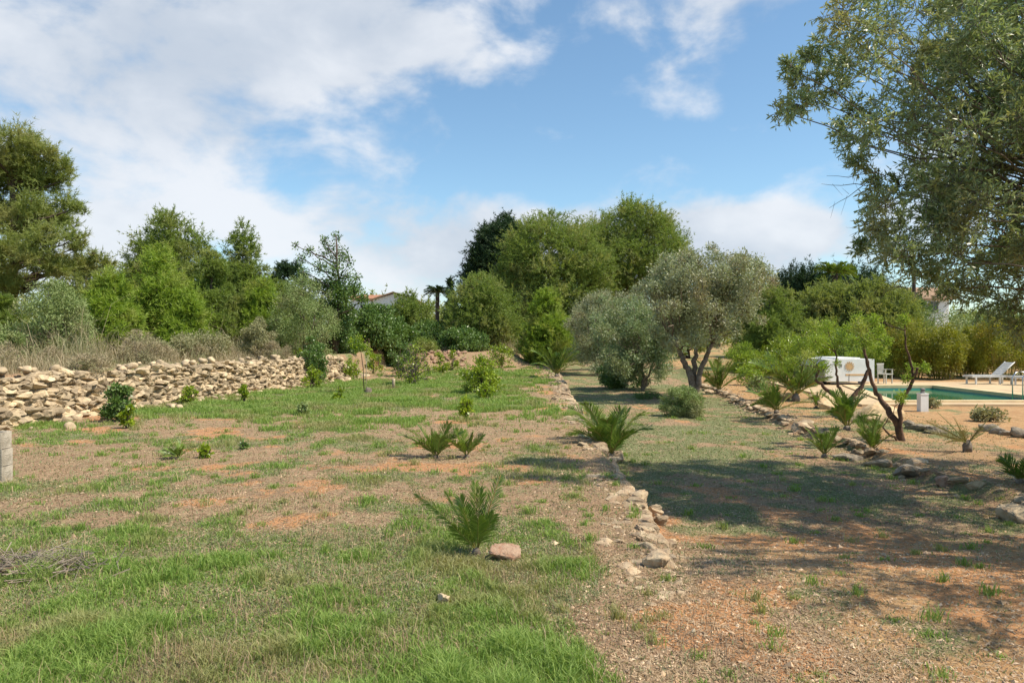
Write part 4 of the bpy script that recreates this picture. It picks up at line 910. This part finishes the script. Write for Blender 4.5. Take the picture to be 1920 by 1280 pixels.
citrus(570, 778, 24, 22, 'little grey green weed in the lush grass band', 260, 'grey')
citrus(385, 858, 22, 26, 'small bright weed in the bare litter', 160)
citrus(458, 842, 12, 14, 'tiny dark weed in the bare litter', 90, 'broad')
citrus(1425, 735, 60, 30, 'low brownish shrub beyond the path edging', 900, 'grey', nc=16, dead=8)
citrus(1405, 722, 50, 40, 'light green shrub just right of the bright palm beyond the olive', 1500, 'pine_y', nc=20)
citrus(1440, 712, 60, 44, 'soft green shrub behind the brownish shrub beyond the path', 1900, 'citrus', nc=22)
citrus(1520, 728, 56, 46, 'leafy shrub in front of the white trailer at its left corner', 1900, 'broad', nc=22)
citrus(1660, 742, 40, 26, 'low green weeds at the near left corner of the pool', 900, 'pine_y', nc=14)
citrus(1745, 765, 34, 20, 'low dry weeds right of the white pillar', 500, 'scrubg', nc=12)
citrus(1850, 790, 60, 24, 'low dry weeds between the pool and the dark kerb', 900, 'scrubg', nc=18)
citrus(1395, 700, 46, 36, 'yellowish shrub far behind the bright palm beyond the olive', 1200, 'citrus', nc=18)
# sapling with stake
b = G(683, 738); o = thing('staked_sapling', 'thin staked sapling with leafy top above a small stump', 'tree', b, CG)
tb = MB(); tb.tube([b-[0, 0, .05], P(681, 690, b[1]), P(676, 655, b[1])], [.018, .014, .008], 6); tb.build('trunk', M['bark'], o)
tb = MB(); tb.tube([b+[.05, .02, -.05], b+[.07, .02, 1.5]], .012, 6); tb.build('stake', M['wood'], o)
fb = MB(); cl = [(*P(a, c, b[1]), r) for a, c, r in [(672, 645, .18), (665, 655, .16), (684, 652, .18), (692, 665, .12), (660, 640, .12), (675, 632, .12)]]; leafcloud(fb, cl, 520, .09, .05, .1); fb.build('crown', M['citrus'], o)
b = G(690, 740); mb = MB(); mb.tube([b-[0, 0, .05], b+[.02, 0, .12], b+[.05, 0, .22]], [.13, .11, .08], 10, .2); tag(mb.build('tree_stump', M['bark_l']), 'short weathered stump at the foot of the staked sapling', 'stump')
b = G(738, 727); mb = MB(); mb.tube([b-[0, 0, .05], b+[0, 0, .28], b+[.01, 0, .34]], [.055, .055, .035], 8, .05); tag(mb.build('wooden_post', M['wood']), 'short pale wooden post in the green grass', 'post')
# prunings heap and stick in the left foreground
b = G(60, 1075); o = thing('prunings_heap', 'heap of dead brown twigs in the left foreground grass', 'twigs', b)
tb = MB(); n = 480; p0 = b+rng.normal(size=(n, 3))*[.22, .13, .02]+[-.08, .12, .035]; d = unit(rng.normal(size=(n, 3))*[1, .7, .22]); tb.prisms(p0-d*.12, p0+d*rng.uniform(.04, .18, (n, 1)), .0045, .0016); tb.build('twigs', M['twig'], o)
tb = MB(); limb(tb, G(-30, 1088)+[0, 0, .05], G(128, 1066)+[0, 0, .05], .016, .009, -.05, 7); tb.build('branch', M['bark_r'], o)
b = G(1303, 1262); o = thing('seed_stalk', 'thin dry stalk with a pale round head in the near gravel', 'plant', b); tb = MB(); hd = P(1300, 1182, b[1]); tb.tube([b-[0, 0, .02], (b+hd)/2+[.004, 0, 0], hd], [.0022, .0018, .0015], 5); tb.build('stem', M['bark_r'], o)
tb = MB(); rock(tb, hd, (.026, .022, .022), 2); tb.build('seed_head', M['wood'], o)

# ------------------------------------------------------------------ concrete blocks at the left edge
o_b = G(-30, 905)
for k, (dx, z, lab) in enumerate([(0, 0, 'lower grey concrete block of the pair at the left edge'), (.0, .205, 'middle grey concrete block of the stack at the left edge'), (-.015, .41, 'topmost grey concrete block of the stack at the left edge')]):
    mb = MB(); c = np.array([o_b[0]+dx, o_b[1]+.1, o_b[2]+z+.09]); W_, D_, H_ = .42, .2, .2
    mb.box(c+[0, -D_/2+.015, 0], (W_, .03, H_)); mb.box(c+[0, D_/2-.015, 0], (W_, .03, H_))
    for q in (-.195, 0, .195): mb.box(c+[q, 0, 0], (.03, D_-.06, H_-.004))
    mb.box(c+[0, 0, -.08], (W_-.004, D_-.062, .02)); tag(mb.build('concrete_block', M['block']), lab, 'concrete block', 'stacked concrete blocks')

# ------------------------------------------------------------------ swimming pool
def ring(mb, a, b, z, zb):
    n = len(a); V = [(*q, z) for q in a]+[(*q, z) for q in b]+[(*q, zb) for q in a]+[(*q, zb) for q in b]
    F_ = []
    for i in range(n):
        j = (i+1) % n; F_ += [(i, j, n+j, n+i), (i, 2*n+i, 2*n+j, j), (n+i, n+j, 3*n+j, 3*n+i)]
    mb.add(V, F_)
def grow(p_, g):
    c = np.mean(p_, 0); out = []; n = len(p_); Pn = [np.array(q, float) for q in p_]
    for i in range(n):
        e1 = unit(Pn[i]-Pn[i-1]); e2 = unit(Pn[(i+1) % n]-Pn[i]); n1 = np.array([-e1[1], e1[0]]); n2 = np.array([-e2[1], e2[0]]); out.append(tuple(Pn[i]+(n1+n2)*g/(1+n1@n2)))
    return out
DZ = -.10
o = thing('swimming_pool', 'sandstone edged swimming pool with green water', 'pool', (14.5, 26, DZ-.3))
mb = MB(); ring(mb, grow(PIN, .38), POUT, DZ-.03, DZ-.6); mb.build('deck', M['deck'], o)
mb = MB(); ring(mb, PIN, grow(PIN, .38), DZ+.015, DZ-.1); mb.build('coping', M['coping'], o)
mb = MB(); inn = grow(PIN, .004); n = 4; V = [(*q, DZ-.02) for q in inn]+[(*q, -1.6) for q in inn]; mb.add(V, [(0, 4, 5, 1), (1, 5, 6, 2), (2, 6, 7, 3), (3, 7, 4, 0), (4, 7, 6, 5)]); mb.build('basin', M['tile'], o)
mb = MB(); mb.add([(*q, DZ-.16) for q in grow(PIN, .03)], [(3, 2, 1, 0)]); wtr = mb.build('pool_water', M['water'], o)
# ladder
lb = at(1908, 24.6); lz = DZ
o = thing('pool_ladder', 'steel pool ladder handrail at the right end of the pool', 'ladder', (16.9, 24.7, lz))
for dy in (0, .5):
    mb = MB(); mb.tube([(17.35, 24.5+dy, lz), (17.35, 24.5+dy, lz+.6), (17.25, 24.5+dy, lz+.78), (17.0, 24.5+dy, lz+.78), (16.88, 24.5+dy, lz+.6), (16.88, 24.5+dy, lz-.5)], .021, 8); mb.build('handrail', M['steel'], o)
# pillar
b = at(1730, 20.2); b[2] = float(hgt(b[0], b[1])); o = thing('white_pillar', 'short white pillar with a grey fitting on top in front of the pool', 'pillar', b)
b = b*1; h = .47; mb = MB(); mb.box(b+[0, 0, h/2], (.21, .2, h)); mb.box(b+[0, 0, h+.01], (.23, .22, .03)); mb.build('post', M['white'], o)
mb = MB(); mb.tube([b+[-.0, 0, h+.02], b+[0, 0, h+.13]], [.06, .05], 10); mb.tube([b+[0, 0, h+.13], b+[0, 0, h+.16]], [.085, .03], 10); mb.build('lamp_head', M['greyp'], o)

# white trailer with round tan emblem
Y0 = 31.2; xc = (1592-960)/F*Y0; zb = float(hgt(xc-1.5, Y0)); zt = P(0, 673, Y0)[2]; wdt = 2.05
o = thing('trailer', 'white boxy trailer with round tan emblem and stripe at the far corner of the pool', 'trailer', (xc, Y0, zb))
mb = MB(); H0 = zt-zb-.22; mb.box((xc+.04, Y0+1.3, zb+.22+H0/2), (wdt, 2.6, H0)); mb.box((xc+.04, Y0+1.3, zt+.03), (wdt*.5, 2.2, .06)); mb.build('body', M['white'], o)
mb = MB(); mb.box((xc-wdt/2-.22, Y0+1.2, zb+.55), (.5, 2.0, .62)); mb.build('side_panel', M['greyp'], o)
mb = MB(); n = 20; c0 = np.array([xc+.02, Y0-.012, zt-.30])
V = [c0+[.135*math.cos(a), 0, .135*math.sin(a)] for a in np.arange(n)/n*6.2832]+[c0+[.135*math.cos(a), .02, .135*math.sin(a)] for a in np.arange(n)/n*6.2832]
mb.add(V, [tuple(range(n))[::-1]]+[(i, (i+1) % n, n+(i+1) % n, n+i) for i in range(n)])
for k in range(12):
    a = k*math.pi/6; q = c0+[.17*math.cos(a), 0, .17*math.sin(a)]; mb.box(q, (.05, .012, .05), tilt=(0, a))
mb.build('emblem', M['tan'], o)
mb = MB(); mb.box((xc+.4, Y0-.004, zt-.66), (1.1, .012, .07)); mb.build('stripe', M['tan'], o)
mb = MB(); mb.box((xc+.0, Y0-.004, zt-.83), (.025, .012, .38)); mb.box((xc-.35, Y0-.005, zt-.27), (.11, .012, .13)); mb.box((xc+.02, Y0-.004, zt-1.0), (1.6, .012, .02)); mb.build('trim', M['greyp'], o)
for dx in (-.8, .85):
    mb = MB(); cx = xc+dx; mb.tube([(cx-.07, Y0+.7, zb+.2), (cx+.07, Y0+.7, zb+.2)], .2, 16); mb.build('wheel', M['black'], o)

# sun loungers
def lounger(x, y, rz, back, label):
    z = DZ-.03; o = thing('sun_lounger', label, 'sun lounger', (x, y, z), 'white sun loungers by the pool'); c_, s_ = math.cos(rz), math.sin(rz)
    def W_(p_): return (x+p_[0]*c_-p_[1]*s_, y+p_[0]*s_+p_[1]*c_, z+p_[2])
    fr = MB()
    for sy in (-.3, .3): fr.box(W_((0, sy, .33)), (1.95, .05, .07), rz)
    for sx in (-.95, .95): fr.box(W_((sx, 0, .33)), (.05, .55, .06), rz)
    fr.build('frame', M['wplas'], o)
    for sx in (-.8, .25, .8):
        for sy in (-.3, .3): l = MB(); l.box(W_((sx, sy, .147)), (.06, .06, .295), rz); l.build('leg', M['wplas'], o)
    st = MB()
    for k in range(11): st.box(W_((-.88+k*.11, 0, .376)), (.085, .56, .02), rz)
    st.build('seat', M['wplas'], o)
    bk = MB(); pts_ = []
    for k in range(7):
        t_ = .06+k*.115; q = W_((.3+t_*math.cos(back), 0, .385+t_*math.sin(back))); bk.box(q, (.09, .56, .02), rz, tilt=(0, -back))
    for sy in (-.29, .29): bk.tube([W_((.3, sy, .37)), W_((.3+.85*math.cos(back), sy, .37+.85*math.sin(back)))], .02, 6)
    bk.build('backrest', M['wplas'], o); return o
lounger(20.6, 32.0, .05, .75, 'left sun lounger behind the pool with its backrest raised')
lounger(21.9, 31.0, -.35, .25, 'middle sun lounger behind the pool with a low backrest')
lounger(23.2, 31.6, .1, .5, 'right sun lounger behind the pool, cut by the picture edge')
def chair(x, y, rz, label):
    z = DZ-.03; o = thing('garden_chair', label, 'chair', (x, y, z)); c_, s_ = math.cos(rz), math.sin(rz)
    W_ = lambda p_: (x+p_[0]*c_-p_[1]*s_, y+p_[0]*s_+p_[1]*c_, z+p_[2])
    m_ = MB(); m_.box(W_((0, 0, .42)), (.46, .44, .04), rz); m_.build('seat', M['greyc'], o)
    m_ = MB(); [m_.box(W_((-.17+k*.085, .22, .64)), (.05, .03, .4), rz) for k in range(5)]; m_.box(W_((0, .225, .85)), (.46, .035, .06), rz); m_.build('backrest', M['greyc'], o)
    for sx in (-.2, .2):
        for sy in (-.19, .19): m_ = MB(); m_.box(W_((sx, sy, .2)), (.04, .04, .4), rz); m_.build('leg', M['greyc'], o)
        m_ = MB(); m_.box(W_((sx*1.15, 0, .62)), (.05, .42, .03), rz); m_.box(W_((sx*1.15, -.18, .52)), (.04, .04, .19), rz); m_.build('armrest', M['greyc'], o)
chair(16.2, 32.2, .5, 'weathered plastic garden chair between the trailer and the loungers')

# ------------------------------------------------------------------ houses in the distance
def house(px, Y, yroof, yeave, W_, D_, roofm, label, wins, rz=0., ridge='y'):
    b = at(px, Y); o = thing('house', label, 'house', b); ze = P(0, yeave, Y)[2]; zr = P(0, yroof, Y)[2]; x, y, z = b
    mb = MB(); mb.box((x, y+D_/2, (z+ze)/2-.3), (W_, D_, ze-z+.6))
    if ridge == 'y': mb.add([(x-W_/2, y, ze), (x+W_/2, y, ze), (x, y, zr-.1), (x-W_/2, y+D_, ze), (x+W_/2, y+D_, ze), (x, y+D_, zr-.1)], [(0, 1, 2), (4, 3, 5)])
    mb.build('wall', M['white'], o)
    rf = MB(); e = .35
    if ridge == 'y': A = [(x-W_/2-e, y-e, ze-.12), (x, y-e, zr), (x+W_/2+e, y-e, ze-.12)]; Bk = [(a[0], y+D_+e, a[2]) for a in A]
    else: A = [(x-W_/2-e, y-e, ze-.12), (x-W_/2-e, y+D_/2, zr), (x-W_/2-e, y+D_+e, ze-.12)]; Bk = [(x+W_/2+e, a[1], a[2]) for a in A]
    V = A+Bk+[(a[0], a[1], a[2]+.14) for a in A+Bk]
    rf.add(V, [(6, 7, 10, 9), (7, 8, 11, 10), (0, 3, 4, 1), (1, 4, 5, 2), (0, 1, 7, 6), (1, 2, 8, 7), (4, 3, 9, 10), (5, 4, 10, 11), (0, 6, 9, 3), (2, 5, 11, 8)])
    r_ = rf.build('roof', M[roofm], o)
    for (wx, wz, ww, wh) in wins:
        f_ = MB(); cx = x+wx; cz = ze+wz
        for q in ((0, wh/2), (0, -wh/2)): f_.box((cx, y-.02, cz+q[1]), (ww+.12, .08, .08))
        for q in (-ww/2, 0, ww/2): f_.box((cx+q, y-.021, cz), (.07, .078, wh-.08))
        w_ = f_.build('window', M['greyp'], o); g_ = MB(); g_.box((cx, y-.006, cz), (ww, .03, wh)); q_ = g_.build('pane', M['glass'], None)
        q_.parent = w_; 
        vv = np.concatenate(g_.v)-np.array(o.location); q_.location = (0, 0, 0); q_.data.vertices.foreach_set('co', vv.astype(np.float32).ravel()); q_.data.update()
    return o
o = house(738, 82, 549, 562, 4.6, 7, 'roof_o', 'distant white gabled house above the broad leaved shrubs', [(0, -1.2, 1.0, 1.2)])
o = house(700, 88, 552, 560, 5.5, 6, 'roof', 'distant house with an orange tiled roof behind the airy tree', [(-1, -1.2, 1., 1.)], ridge='x')
o = house(1752, 66, 538, 560, 2.6, 5, 'roof_o', 'small white house with a dark window behind the hanging olive branches', [(-.1, -.75, .75, .9)], ridge='x')

# far woodland that closes the horizon
fw = MB(); cl = []
for k in range(420):
    a = rng.uniform(-1.0, 1.0); Y = rng.uniform(95, 135); X = math.tan(a*.9)*Y; 
    for zz in (1.5, 3.5): cl.append((X+rng.normal(), Y, float(hgt(X, Y, False))+zz+rng.normal()*.5, rng.uniform(1.2, 2.0)))
needles(fw, cl, 52000, .55, .16, .3, .8, 4, .3, .9)
tag(fw.build('far_woodland', M['pine_d']), 'low far woodland closing the horizon behind the garden', 'woodland', kind='stuff')
